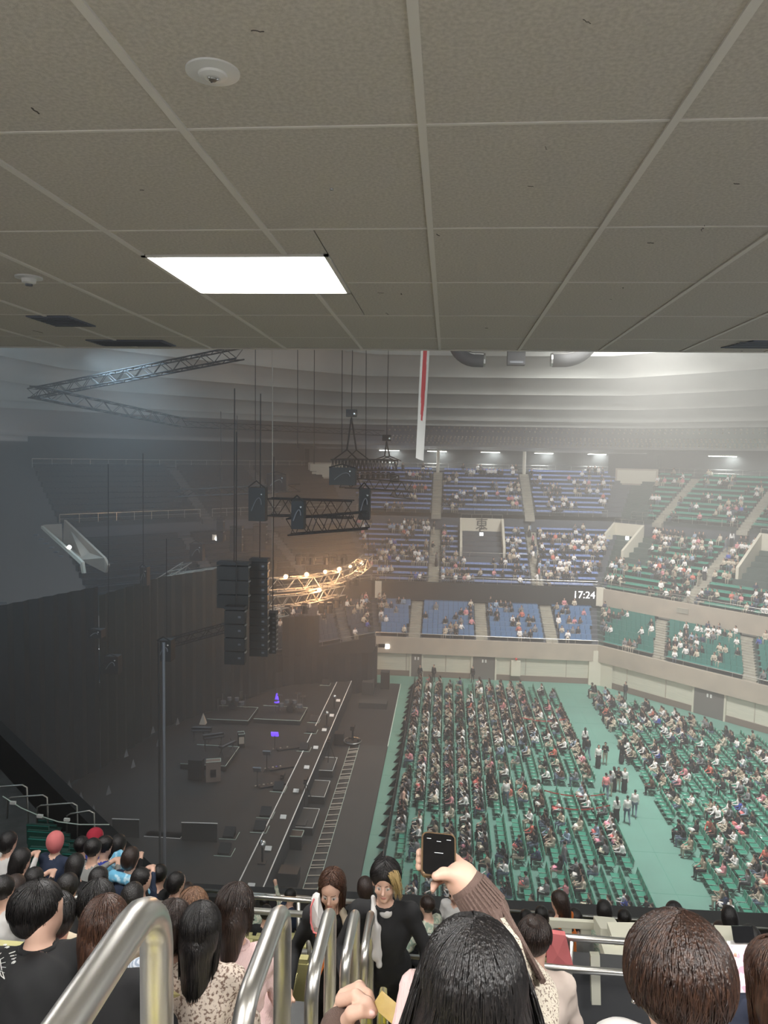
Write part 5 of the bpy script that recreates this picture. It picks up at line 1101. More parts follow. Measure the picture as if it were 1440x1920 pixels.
# ================================================================ NEAR PEOPLE
def cloth(nm, col, **k):
    return mat('cloth_'+nm, col, .88, **k)
def strands(hc, R, style, n, seed, length=.3, rad=.0022, spread=1.):
    rg = np.random.default_rng(seed); mb = MB(); T = lambda q: hc+R@q
    c = np.array([0, -.028, .026]); rr = np.array([.090, .104, .101]) if style != 'crop' else np.array([.099, .108, .106])
    for i in range(n):
        ph = rg.uniform(-math.pi, math.pi); front = abs(ph) < 1.0; side = abs(ph) < 1.55   # ph measured from the face direction
        th0 = (rg.uniform(.02, .35) if rg.random() < .55 else rg.uniform(.3, 1.2)) if not front else rg.uniform(.02, .5); te = {'short': 1.95 if not side else 1.5, 'long': 1.75, 'bob': 1.8, 'bun': 1.6, 'crop': 1.95 if not side else 1.55}[style]+rg.normal(0, .07)
        sw = {'long': 1.38, 'bob': 1.38, 'crop': 1.1}.get(style, 0)
        if front: te = {'bun': .95, 'long': 1.5, 'bob': 1.5}.get(style, 1.22)

        part = front and sw > 0; pe = np.sign(ph)*sw*rg.uniform(.72, 1.08)
        if part: th0 = rg.uniform(-.1, .88); te = rg.uniform(1.25, 1.6) if style != 'crop' else rg.uniform(1.1, 1.4)
        k = 1+rg.uniform(-.005, .05)*(1 if style != 'crop' else 1.3); wv = rg.normal(0, .12, 2); pts = []; L = 8
        for j in range(L):
            th = th0+(te-th0)*j/(L-1); u_ = j/(L-1); a = ph+wv[0]*th*th*.5 if not part else np.sign(ph)*.03+(pe-np.sign(ph)*.03)*u_**.75
            pts.append(T(c+rr*k*np.array([math.sin(th)*math.sin(a), math.sin(th)*math.cos(a), math.cos(th)])))
        ll = {'long': length, 'bob': .10, 'short': .015, 'crop': .0, 'bun': 0}[style]*rg.uniform(.7, 1.08)
        if front and style == 'long': ll *= .9
        if ll > .02:
            p = pts[-1]; d = (pts[-1]-pts[-2]); d = d/np.linalg.norm(d); m = 7 if ll > .12 else 3
            for j in range(m):
                u_ = (j+1)/m; g = np.array([0, -.10 if not front else -.16, -1.0]); d = d*.45+g*.55; d /= np.linalg.norm(d); inw = np.array([-(p[0]-hc[0])*.16*spread, 0, 0]); p = p+d*ll/m+inw*ll+np.array([wv[1]*.012*math.sin(j*1.3+i), 0, 0]); pts.append(p)
        K = len(pts); mb.tube(pts, [rad*(1-.75*(q/(K-1))**3)+.0002 for q in range(K)], 3, caps=False)
    return mb
def hair_obj(hc, R, style, m, parent, n=420, seed=1, length=.3, face=False, solid=True, rad=.0024, extra=None, spread=1.):
    T = lambda q: hc+R@np.array(q, float); mb = strands(hc, R, style, n, seed, length, rad, spread)
    P = hair_prims(hc, R, {'crop': 'short', 'bun': 'bun'}.get(style, style), 0)
    if style == 'long' and abs(length-.3) > .03: P[-1] = rc(hc+np.array([0, -.075, -.05]), hc+np.array([0, -.12, -.05-length]), .078, .045, 0, .03)
    if style == 'short': P += [el(T((0, -.05, -.02)), (.083, .066, .07), 0, .03, R)]
    if style == 'crop': P += [el(T((0, -.045, -.0)), (.084, .066, .065), 0, .03, R), el(T((0, -.025, .045)), (.094, .100, .084), 0, .03, R)]
    if spread < 0: P += [rc(hc+np.array([s*.05, -.06, -.06]), hc+np.array([s*.115, -.05, -.36]), .055, .055, 0, .04) for s in (-1, 1)]
    if extra: P += extra
    cuts = [el(T((0, .105, -.035)), (.066, .075, .093), 0, .02, R)]
    s_ = sdf_mesh('h', P, [m], res=.0095, k=.03, cuts=cuts, folds=.0016, fold_m=(0,)); v = [tuple(q.co) for q in s_.vertices]; f = [tuple(q.vertices) for q in s_.polygons]; mb.add(v, f); bpy.data.meshes.remove(s_)
    return mb.obj('hair', m, parent, smooth=True)
def person(px, py, t, label, top, bot='cloth_dark', hair=('long', 'hair_dark'), rz=0., pose='sit', lean=.15, arms='lap', head=(0, .25), n=300, res=.016, length=.3, face=False, over=None, w=1., group=None, seed=1, bulk=1., extra=None, hd=(0, 0, 0), folds=.004, spread=1.):
    P, cu_, hc, R, nk, sh_ = body(pose, lean, arms=arms, head=head, w=w, bulk=bulk, face=face, hd=hd)
    hp = Vector(dep(px, py, t)); Rz = Matrix.Rotation(rz, 3, 'Z'); org = hp-Rz@Vector(hc)
    if over:
        inv = Rz.inverted(); ov = {}
        for k, v in over.items(): ov[k] = [tuple(inv@(Vector(q)-org)) for q in v] if isinstance(k, int) else v
        P, cu_, hc, R, nk, sh_ = body(pose, lean, arms=arms, head=head, w=w, bulk=bulk, face=face, hd=hd, over=ov)
    root = thing('person', org, label, 'person', group, rz)
    mats = ['skin', hair[1], top, bot, 'shoe', 'lip', 'eye_white', 'eye_dark']
    link('body', sdf_mesh('body', P, mats, res=res, k=.035, folds=folds, cuts=cu_, fold_m=(TP, BT)), root)
    if n >= 400: MB().tube([tuple(nk+np.array([.068*math.cos(a*.5236), .004+.062*math.sin(a*.5236), -.002+.012*math.sin(a*.5236)*-1])) for a in range(12)], .014, 7, closed=True).obj('collar', top, root, smooth=True)
    if hair[0]: hair_obj(hc, R, hair[0], hair[1], root, n=n, seed=seed, length=length, face=face, extra=extra, spread=spread)
    return root, hc, R, nk, sh_, org, Rz
cloth('black', (.012, .012, .013)); cloth('pinkshirt', (.66, .16, .27)); cloth('cream_knit', (.58, .50, .38)); cloth('navy', (.02, .03, .06)); cloth('white', (.58, .56, .54)); cloth('greyknit', (.24, .24, .23)); cloth('blueknit', (.04, .06, .32)); cloth('red', (.35, .02, .04)); cloth('green_print', (.33, .42, .33), noise=(28, (.62, .62, .5), 2, .45, .55)); cloth('olive', (.14, .15, .06)); cloth('orange', (.85, .22, .04)); cloth('coral', (.62, .17, .17)); cloth('lightblue', (.14, .42, .62), noise=(16, (.5, .7, .8), 2, .5, .6)); cloth('pink_blouse', (.72, .52, .50), bump=(40, .6, .01, (6, 1, 1))); cloth('beige_jacket', (.66, .55, .48)); cloth('floral', (.66, .56, .47), noise=(75, (.20, .13, .10), 3, .50, .60)); cloth('brown_cuff', (.13, .085, .07), bump=(6, .5, .006, (60, 60, 1)))
# striped shirt
def stripes(name, c0, c1, scale, axis='Z'):
    m = mat(name, c0, .88); nt = m.node_tree; tc = nt.nodes.new('ShaderNodeTexCoord'); wv = nt.nodes.new('ShaderNodeTexWave'); wv.bands_direction = axis; wv.inputs['Scale'].default_value = scale; wv.inputs['Distortion'].default_value = 1.5; wv.inputs['Detail Scale'].default_value = .5; rp = nt.nodes.new('ShaderNodeValToRGB')
    rp.color_ramp.elements[0].position = .35; rp.color_ramp.elements[1].position = .6; rp.color_ramp.elements[0].color = (*c0, 1); rp.color_ramp.elements[1].color = (*c1, 1); nt.links.new(tc.outputs['Object'], wv.inputs['Vector']); nt.links.new(wv.outputs['Fac'], rp.inputs[0]); nt.links.new(rp.outputs[0], nt.nodes['Principled BSDF'].inputs['Base Color']); return m
stripes('cloth_stripe', (.62, .66, .72), (.30, .36, .46), 38)
cloth('knit_pattern', (.62, .56, .46), noise=(260, (.20, .15, .12), 1, .57, .62), bump=(90, .8, .006))
# 1 man in the printed black jacket
r_, hc, R, nk, sh_, org, Rz = person(78, 1709, 3.05, 'black-haired man in a black jacket with white print across the back', 'cloth_black', 'cloth_beige', ('short', 'hair_black'), rz=.3, lean=.62, head=(-1.15, .15), hd=(.0, .03, -.05), n=500, res=.012, w=1.12, bulk=1.1, folds=.006, seed=3)
bv = BVHTree.FromPolygons([tuple(v.co) for v in r_.children[0].data.vertices], [tuple(p.vertices) for p in r_.children[0].data.polygons])
def on_back(x, z):
    h_ = bv.ray_cast(Vector((x, -1.5, z)), Vector((0, 1, 0))); return (h_[0], h_[1]) if h_[0] else (Vector((x, -.1, z)), Vector((0, -1, 0)))
def seen_hit(px, py):   # the point of the jacket on the sight line from the camera's place
    inv = Rz.inverted(); o_ = inv@(Vector(CAM)-Vector(org)); d_ = inv@Vector(ray(px, py)); h_ = bv.ray_cast(o_, d_.normalized()); return (h_[0], h_[1].normalized()) if h_[0] else (None, None)
cc_, _ = seen_hit(-22, 1812)
for i, ch in enumerate('one man live'):
    if ch == ' ': continue
    a = math.radians(86-7.2*i); px, py = -22+50*math.cos(a), 1812-50*math.sin(a)
    if px < -6: continue
    p_, n_ = seen_hit(px, py)
    if p_ is None or (p_-cc_).length > .3: continue
    up_ = (p_-cc_); up_ = (up_-n_*up_.dot(n_)).normalized(); xa = up_.cross(n_).normalized()
    me = text_mesh(ch, .034, .0012); me.materials.append(M('paper')); o = link('print_letter', me, r_); o.matrix_local = Matrix.Translation(p_+n_*.005)@Matrix((xa, up_, n_)).transposed().to_4x4()
for k in range(6):
    a = math.radians(62-17*k); q0, q1 = seen_hit(-22+26*math.cos(a), 1812-26*math.sin(a)), seen_hit(-22+34*math.cos(a), 1812-34*math.sin(a))
    if q0[0] and q1[0] and (q0[0]-q1[0]).length < .1: MB().tube([q0[0]+q0[1]*.004, q1[0]+q1[1]*.004], .0012, 4).obj('print_line', 'paper', r_)
for q in ([(-6, 1792), (1, 1800), (3, 1814), (7, 1828), (10, 1836)], [(-6, 1806), (0, 1816), (3, 1830), (10, 1836)]):
    h4 = [h for h in (seen_hit(*w_) for w_ in q) if h[0]]
    if len(h4) > 1: MB().tube([p+n*.004 for p, n in h4], .0016, 4).obj('print_line', 'paper', r_)
h4 = [seen_hit(*w_) for w_ in ((-8, 1772), (4, 1763), (16, 1757), (30, 1755))]; h4 = [h for h in h4 if h[0]]
if len(h4) > 1: MB().tube([p+n*.001 for p, n in h4], .011, 6).obj('collar_stripe', 'cloth_white', r_, smooth=True)
# the other people of the near rows
person(183, 1696, 3.85, 'black-haired person in a beige top, between the black jacket and the brown hair', 'cloth_cream_knit', hair=('short', 'hair_black'), lean=.25, head=(.1, .3), w=1.05, bulk=1.1, seed=4)
person(108, 1722, 3.75, 'person in a pink shirt mostly hidden behind the printed black jacket', 'cloth_pinkshirt', 'cloth_white', hair=('short', 'hair_black'), lean=.45, head=(.2, .4), w=1.05, seed=5)
person(199, 1737, 3.0, 'woman with long straight brown hair and a black top, left of the near handrail', 'cloth_black', hair=('long', 'hair_brown'), lean=.22, head=(.1, .22), n=700, length=.30, seed=6, res=.014)
person(325, 1738, 3.55, 'dark-haired person in a pale blue striped shirt behind the near handrail', 'cloth_stripe', hair=('bob', 'hair_dark'), lean=.22, head=(-.3, .35), n=420, seed=7, res=.014)
person(363, 1704, 4.5, 'woman with light brown hair, farther behind the long black hair', 'cloth_white', hair=('long', 'hair_light'), lean=.3, head=(0, .3), n=400, length=.2, seed=8)
person(379, 1740, 3.5, 'woman with very long straight black hair and a floral dress', 'cloth_floral', 'cloth_floral', hair=('long', 'hair_black'), lean=.12, head=(0, .18), n=800, length=.52, seed=9, res=.013, folds=.007)
person(443, 1704, 3.75, 'woman with dark brown hair tied low and a pale pink pleated blouse', 'cloth_pink_blouse', 'cloth_pink_blouse', hair=('long', 'hair_dark'), lean=.35, head=(-.35, .35), n=500, length=.12, seed=10, res=.013, folds=.008)
person(1003, 1762, 3.9, 'woman with her dark hair in a bun and a pale pink denim jacket', 'cloth_beige_jacket', 'cloth_beige', hair=('bun', 'hair_dark'), lean=.12, head=(-.35, .2), n=450, seed=11, res=.013, w=1.0, folds=.005)
rE = person(1452, 1835, 2.25, 'dark reddish-brown-haired person at the right edge holding up a phone', 'cloth_navy', hair=('long', 'hair_brown'), lean=.2, head=(.3, .2), n=500, length=.2, seed=12, over={0: [dep(1408, 1900, 2.45), dep(1388, 1845, 2.6)]}, res=.013)
# the two people facing the camera on the stairs
mat('vest_black', (.012, .012, .013), .85)
rG = person(622, 1668, 5.0, 'woman with long brown hair, black vest and olive shirt facing the camera on the stairs', 'cloth_black', 'cloth_black', hair=('long', 'hair_brown'), rz=math.pi-.15, pose='stand', lean=.14, arms='wide', head=(.1, .22), n=650, length=.27, face=True, res=.0048, seed=13, w=.95, folds=.002)
rM = person(722, 1652, 4.85, 'young man with black and blond hair, black jacket and white scarf facing the camera', 'cloth_black', 'cloth_black', hair=('crop', 'hair_black'), rz=math.pi+.05, pose='stand', lean=.22, arms='wide', head=(-.1, .12), n=500, face=True, res=.0048, seed=14, w=1.08, folds=.002)
def child_sdf(r, prims, m, nm, res=.012, k=.02, folds=0): return link(nm, sdf_mesh(nm, prims, [m] if isinstance(m, str) else m, res=res, k=k, folds=folds, fold_m=(0,)), r[0])
nk_ = rG[3]; child_sdf(rG, [rc(nk_+[-.02, .075, -.03], nk_+[-.0, .12, -.22], .035, .05, 0), rc(nk_+[.02, .075, -.03], nk_+[.0, .12, -.22], .035, .05, 0)], 'cloth_olive', 'shirt_front'); child_sdf(rG, [rc(nk_+[-.17, .0, -.05], nk_+[-.235, .05, -.36], .065, .06, 0), rc(nk_+[-.235, .05, -.36], nk_+[-.2, .28, -.40], .055, .05, 0)], 'cloth_olive', 'sleeve', folds=.006); child_sdf(rG, [rc(nk_+[-.12, .08, -.01], nk_+[-.16, .14, -.40], .022, .028, 0), rc(nk_+[-.12, .08, -.01], nk_+[-.07, .02, .03], .02, .02, 0)], 'cloth_cream_knit', 'cardigan_edge', folds=.006)
nk_ = rM[3]; child_sdf(rM, [rc(nk_+[.075, .0, .03], nk_+[.06, .105, -.10], .018, .022, 0), rc(nk_+[.06, .105, -.10], nk_+[.05, .125, -.30], .024, .024, 0), rc(nk_+[.035, .09, -.12], nk_+[.03, .125, -.34], .018, .02, 0)], 'cloth_white', 'scarf', folds=.006, res=.008); child_sdf(rM, [el(nk_+[-.01, .052, -.035], (.045, .035, .035), 0)], 'cloth_white', 'undershirt'); 
hcM, RM_ = rM[1], rM[2]; mb = MB(); rg = np.random.default_rng(5)
for i in range(90):
    s0 = np.array([-.03-.05*rg.random(), .02+.06*rg.random(), .10]); pts = [hcM+RM_@np.array([s0[0]-.045*(j/6)**.6+rg.normal(0, .002), s0[1]+.015*math.sin(j*.6), s0[2]-.02*j-.002*j*j*rg.random()+.004]) for j in range(7)]; mb.tube(pts, [.003*(1-.7*j/6) for j in range(7)], 3, caps=False)
mb.obj('blond_streaks', 'hair_blond', rM[0], smooth=True)
# towel carried by the woman: white with coral edging
tw = thing('towel', dep(600, 1715, 4.75), 'white towel with coral edging draped over the arm of the brown-haired woman', 'towel'); L_ = Vector(tw.location)
def tpt(px, py, t): return Vector(dep(px, py, t))-L_
ol = [(584, 1686), (590, 1681), (597, 1684), (599, 1700), (605, 1722), (612, 1740), (616, 1752), (602, 1753), (589, 1750), (583, 1742), (581, 1715)]; tm = MB(); F_ = [tpt(x, y, 4.70-.0006*(y-1680)) for x, y in ol]; B_ = [p+Vector((0, .05, .0)) for p in F_]; n = len(ol); mid = tpt(596, 1718, 4.63); mid2 = tpt(593, 1738, 4.62)
tm.add([tuple(p) for p in F_]+[tuple(p) for p in B_]+[tuple(mid), tuple(mid2)], [(i, (i+1) % n, 2*n+(1 if 5 <= i <= 9 else 0)) for i in range(n)]+[(i, n+i, n+(i+1) % n, (i+1) % n) for i in range(n)]+[tuple(range(n, 2*n))[::-1], (5, 2*n, 2*n+1), (10, 2*n+1, 2*n)]); tm.obj('cloth', 'cloth_white', tw)
MB().tube([tpt(*q) for q in ((589, 1685, 4.68), (583, 1700, 4.66), (583, 1730, 4.64), (588, 1748, 4.62), (602, 1754, 4.6), (614, 1753, 4.6))], .006, 6).obj('edging', 'cloth_coral', tw)
t = thing('orange_bag', dep(601, 1790, 4.8), 'narrow orange bag hanging below the white towel', 'bag'); MB().add([(-.035, 0, .13), (.04, 0, .13), (.045, 0, -.02), (.0, 0, -.15), (-.03, 0, -.05), (-.03, .05, .13), (.04, .05, .13), (.04, .05, -.02), (.0, .04, -.15), (-.03, .05, -.05)], [(0, 1, 2, 3, 4), (9, 8, 7, 6, 5), (0, 5, 6, 1), (1, 6, 7, 2), (2, 7, 8, 3), (3, 8, 9, 4), (4, 9, 5, 0)]).obj('body', 'cloth_orange', t); MB().tube([(-.03, .02, .13), (0, .02, .2), (.04, .02, .13)], .006, 5).obj('strap', 'cloth_orange', t)
# 11 the big dark head with the arm that holds a phone, the other hand with a card
W = lambda px, py, t: Vector(dep(px, py, t))
rB = person(885, 1848, 1.34, 'woman with loose black hair seen from behind, raising a phone in a patterned cardigan', 'cloth_knit_pattern', 'cloth_dark', hair=('long', 'hair_black'), lean=.12, head=(.05, .12), n=1700, length=.34, res=.011, spread=-2.0, seed=20, folds=.002, over={1: [W(996, 1866, 1.46), W(902, 1694, 1.60)], 0: [W(690, 2010, 1.30), W(640, 1935, 1.42)], 'nohand': 'both'}, w=.84)
def in_person(r, p): return np.array(r[6].inverted()@(Vector(p)-r[5]))
IP = lambda px, py, t: in_person(rB, W(px, py, t))
cf_ = [rc(IP(882, 1668, 1.60), IP(915, 1712, 1.585), .041, .047, 0)]
me = sdf_mesh('cuff', cf_, ['cloth_brown_cuff'], res=.006); link('knit_cuff', me, rB[0])
a_, b_ = Vector(IP(880, 1664, 1.60)), Vector(IP(914, 1710, 1.585)); ax_ = (b_-a_).normalized(); n1 = ax_.orthogonal().normalized(); n2 = ax_.cross(n1)
rb = MB()
for k in range(30):
    a = 2*math.pi*k/30; d = n1*math.cos(a)+n2*math.sin(a); rb.tube([a_+d*.0405, b_+d*.0475], .0028, 4)
o = rb.obj('knit_rib', 'cloth_brown_cuff', rB[0], kind='stuff')
for (qa, qb, qc) in (((922, 1705, 1.55), (958, 1770, 1.505), (998, 1852, 1.40)), ((938, 1692, 1.565), (978, 1765, 1.52), (1018, 1840, 1.42))):
    MB().tube([IP(*qa), IP(*qb), IP(*qc)], .007, 6).obj('knit_stripe', 'cloth_brown_cuff', rB[0])
ph = thing('smartphone', W(822, 1604, 1.62), 'black smartphone in a clear bronze case held up by a raised hand', 'phone'); PL = Vector(ph.location)
rt, upv, fw = Vector(cr), Vector(cu), Vector(cf); hv = (upv*.62+fw*.78).normalized(); rt2 = (rt*.995-upv*.10).normalized(); hv = (hv-rt2*hv.dot(rt2)).normalized(); nv = rt2.cross(hv)
mxp = Matrix((rt2, hv, nv)).transposed()
def rslab(w_, h_, d_, r, n=5):
    P = []
    for cx, cy, a0 in ((w_/2-r, h_/2-r, 0), (-w_/2+r, h_/2-r, 90), (-w_/2+r, -h_/2+r, 180), (w_/2-r, -h_/2+r, 270)): P += [(cx+r*math.cos(math.radians(a0+90*i/n)), cy+r*math.sin(math.radians(a0+90*i/n))) for i in range(n+1)]
    m = MB(); m.prism(P, -d_/2, d_/2); m.v = [tuple(mxp@Vector(v)) for v in m.v]; return m
mat('case_bronze', (.30, .20, .12), .25, metal=.7); mat('glass_black', (.004, .004, .005), .08, coat=.5); mat('screen_text', (.5, .5, .5), .5, emit=(.7, .75, .8), es=.12)
rslab(.076, .098, .010, .012).obj('case', 'case_bronze', ph); m = rslab(.069, .091, .0115, .010); m.v = [tuple(Vector(v)+nv*.001) for v in m.v]; m.obj('screen', 'glass_black', ph)
for (x, y, w_) in ((0, .028, .012), (-.022, .033, .012), (.022, .033, .012), (.0, .002, .024)):
    c = mxp@Vector((x, y, .0073)); MB().box(c, (w_*.8, .0013, .0004), mx=mxp).obj('screen_text', 'screen_text', ph)
def hand(name_parent, prims, res=.004, k=.0065, nails=()):
    me = sdf_mesh('hand', prims, ['skin', 'nail'], res=res, k=k); return link('hand', me, name_parent[0])
mat('nail', (.80, .50, .45), .25)
PH = [rc(IP(888, 1672, 1.602), IP(866, 1648, 1.61), .0285, .031, 0, .02), rc(IP(866, 1648, 1.61), IP(848, 1622, 1.655), .031, .026, 0, .02), rc(IP(866, 1650, 1.60), IP(852, 1640, 1.60), .027, .022, 0, .02),
      rc(IP(852, 1642, 1.588), IP(832, 1638, 1.578), .0165, .0125, 0), rc(IP(832, 1638, 1.578), IP(817, 1643, 1.575), .012, .0095, 0), rc(IP(816, 1643, 1.571), IP(814, 1645, 1.571), .005, .004, 1, .003)]
for k, (ya, yb, le) in enumerate(((1600, 1596, 0), (1611, 1609, 2), (1623, 1622, 3), )):
    PH += [rc(IP(850, ya+8, 1.675), IP(812, yb+2, 1.69), .0105, .0095, 0), rc(IP(812, yb+2, 1.69), IP(788-le*.3, yb+3, 1.665), .0095, .0085, 0), rc(IP(788-le*.3, yb+3, 1.665), IP(786, yb+4, 1.635), .0085, .0072, 0)]
PH += [rc(IP(850, 1636, 1.64), IP(826, 1648, 1.64), .0105, .009, 0), rc(IP(826, 1648, 1.64), IP(815, 1658, 1.62), .009, .0078, 0), rc(IP(815, 1658, 1.62), IP(812, 1668, 1.61), .0078, .0065, 0)]
hand(rB, PH)
# left hand pinching the card
KH = [rc(IP(640, 1960, 1.42), IP(648, 1908, 1.44), .022, .025, 0, .02), rc(IP(648, 1908, 1.44), IP(650, 1882, 1.45), .026, .020, 0, .02),
      rc(IP(640, 1876, 1.42), IP(668, 1868, 1.40), .0125, .0115, 0), rc(IP(668, 1868, 1.40), IP(690, 1880, 1.385), .0115, .0095, 0), rc(IP(690, 1880, 1.385), IP(701, 1896, 1.38), .0095, .0078, 0),
      rc(IP(644, 1866, 1.45), IP(674, 1854, 1.435), .0125, .0115, 0), rc(IP(674, 1854, 1.435), IP(690, 1866, 1.42), .011, .0095, 0), rc(IP(690, 1866, 1.42), IP(698, 1880, 1.415), .0095, .0078, 0),
      rc(IP(650, 1862, 1.47), IP(674, 1850, 1.47), .012, .0105, 0), rc(IP(674, 1850, 1.47), IP(688, 1864, 1.46), .0105, .0085, 0), rc(IP(640, 1872, 1.46), IP(660, 1858, 1.475), .012, .010, 0),
      rc(IP(650, 1915, 1.39), IP(660, 1900, 1.375), .0145, .0125, 0), rc(IP(660, 1900, 1.375), IP(676, 1896, 1.37), .0125, .0105, 0), rc(IP(676, 1896, 1.37), IP(697, 1902, 1.372), .0105, .0078, 0),
      rc(IP(699, 1899, 1.366), IP(702, 1901, 1.366), .005, .004, 1, .003)]
hand(rB, KH)
child_sdf(rB, [rc(IP(634, 1990, 1.39), IP(638, 1932, 1.405), .043, .040, 0)], 'cloth_brown_cuff', 'knit_cuff', res=.008)
mat('card_gold', (.40, .27, .055), .5, noise=(60, (.36, .24, .05), 3))
t = thing('card', W(725, 1888, 1.385), 'small square mustard-yellow card pinched in a hand at the bottom edge', 'card'); L2 = Vector(t.location)
q = [W(716, 1857, 1.40)-L2, W(753, 1889, 1.38)-L2, W(737, 1922, 1.365)-L2, W(697, 1886, 1.385)-L2]; nn = (q[1]-q[0]).cross(q[3]-q[0]).normalized()*.0006; MB().add([tuple(v) for v in q]+[tuple(v+nn) for v in q], [(0, 1, 2, 3), (7, 6, 5, 4), (0, 4, 5, 1), (1, 5, 6, 2), (2, 6, 7, 3), (3, 7, 4, 0)]).obj('sheet', 'card_gold', t)
# pink sleeve left of the dark hair belongs to a second person in the same row
child_sdf(rB, [rc(IP(778, 1850, 1.36), IP(768, 1960, 1.33), .03, .04, 0)], 'cloth_pink_blouse', 'pale_pink_wrap', folds=.004)
# 12 big brown head with the white and coral hooded towel
rF = person(1268, 1838, 1.47, 'person with short chocolate-brown hair and a white coral-trimmed hood, nearest at the right', 'cloth_white', 'cloth_dark', hair=('crop', 'hair_dark2') if False else ('crop', 'hair_choco'), lean=.05, head=(-.10, .22), n=2000, res=.0095, seed=30, w=1.05, folds=.003, hd=(0, .03, -.045))
nk_ = rF[3]+np.array([0, .0, .035]); child_sdf(rF, [rc(nk_+[-.13, -.05, .01], nk_+[-.06, -.095, .05], .05, .042, 0), rc(nk_+[-.13, -.05, .01], nk_+[-.21, -.02, -.14], .05, .075, 0), rc(nk_+[.06, -.095, .035], nk_+[.16, -.05, -.02], .036, .048, 0), rc(nk_+[-.06, -.095, .05], nk_+[.06, -.095, .035], .034, .034, 0)], 'cloth_white', 'hood', res=.009, k=.04, folds=.003)
trp = [nk_+np.array(q) for q in ([-.275, -.03, -.13], [-.235, -.055, -.04], [-.185, -.075, .03], [-.135, -.092, .064], [-.095, -.112, .082], [-.07, -.132, .07], [-.06, -.138, .03], [-.055, -.14, -.03])]
MB().tube(trp, .007, 8).obj('coral_trim', 'cloth_coral', rF[0], smooth=True); MB().tube([nk_+np.array(q) for q in ([.09, -.12, .065], [.14, -.105, .04], [.20, -.07, -.0])], .007, 8).obj('coral_trim', 'cloth_coral', rF[0], smooth=True)
he = rF[1]+rF[2]@np.array([-.080, .0, -.05]); ME_ = MB(); ME_.ball(tuple(he), .005); ME_.obj('earring', 'silver', rF[0], smooth=True)
child_sdf(rF, [el(rF[1]+rF[2]@np.array([s*.079, .004, -.014]), (.010, .021, .031), 0) for s in (-1, 1)], 'skin', 'ears', res=.005)
# right-hand phones
t = thing('smartphone', W(1390, 1812, 2.5), 'white-edged phone held upright at the right edge showing a pink picture', 'phone'); mat('screen_pink', (.8, .6, .65), .4, emit=(.9, .62, .68), es=.55, noise=(30, (.3, .1, .15), 2, .5, .55))
MB().box((0, 0, 0), (.075, .009, .15), rot=(-.5, 0, .1)).obj('case', 'white_plastic', t); MB().box((0, -.007, -.003), (.066, .004, .135), rot=(-.5, 0, .1)).obj('screen', 'screen_pink', t); MB().box((.012, .03, .095), (.07, .008, .05), rot=(-.5, 0, .1)).obj('grip', 'glass_black', t)
IE = lambda px, py, t_: in_person(rE, W(px, py, t_)); link('hand', sdf_mesh('hand', [rc(IE(1386, 1858, 2.58), IE(1381, 1830, 2.56), .028, .032, 0, .02), rc(IE(1378, 1826, 2.55), IE(1372, 1804, 2.53), .012, .010, 0), rc(IE(1372, 1804, 2.53), IE(1378, 1790, 2.51), .010, .008, 0)]+[rc(IE(1384, 1828+7*k, 2.56), IE(1400, 1822+8*k, 2.55), .011, .009, 0) for k in range(4)], ['skin', 'nail'], res=.006, k=.012), rE[0])
t = thing('pink_towel', Yp(1047, 1788, 5.5), 'coral-pink towel hanging over a grey coat behind the bun', 'towel'); MB().add([(-.09, 0, .16), (.05, 0, .15), (.13, 0, -.14), (-.08, 0, -.15), (-.09, .05, .16), (.05, .05, .15), (.13, .04, -.14), (-.08, .04, -.15), (-.01, -.02, .0)], [(0, 1, 8), (1, 2, 8), (2, 3, 8), (3, 0, 8), (7, 6, 5, 4), (0, 4, 5, 1), (1, 5, 6, 2), (2, 6, 7, 3), (3, 7, 4, 0)]).obj('cloth', 'cloth_coral', t)
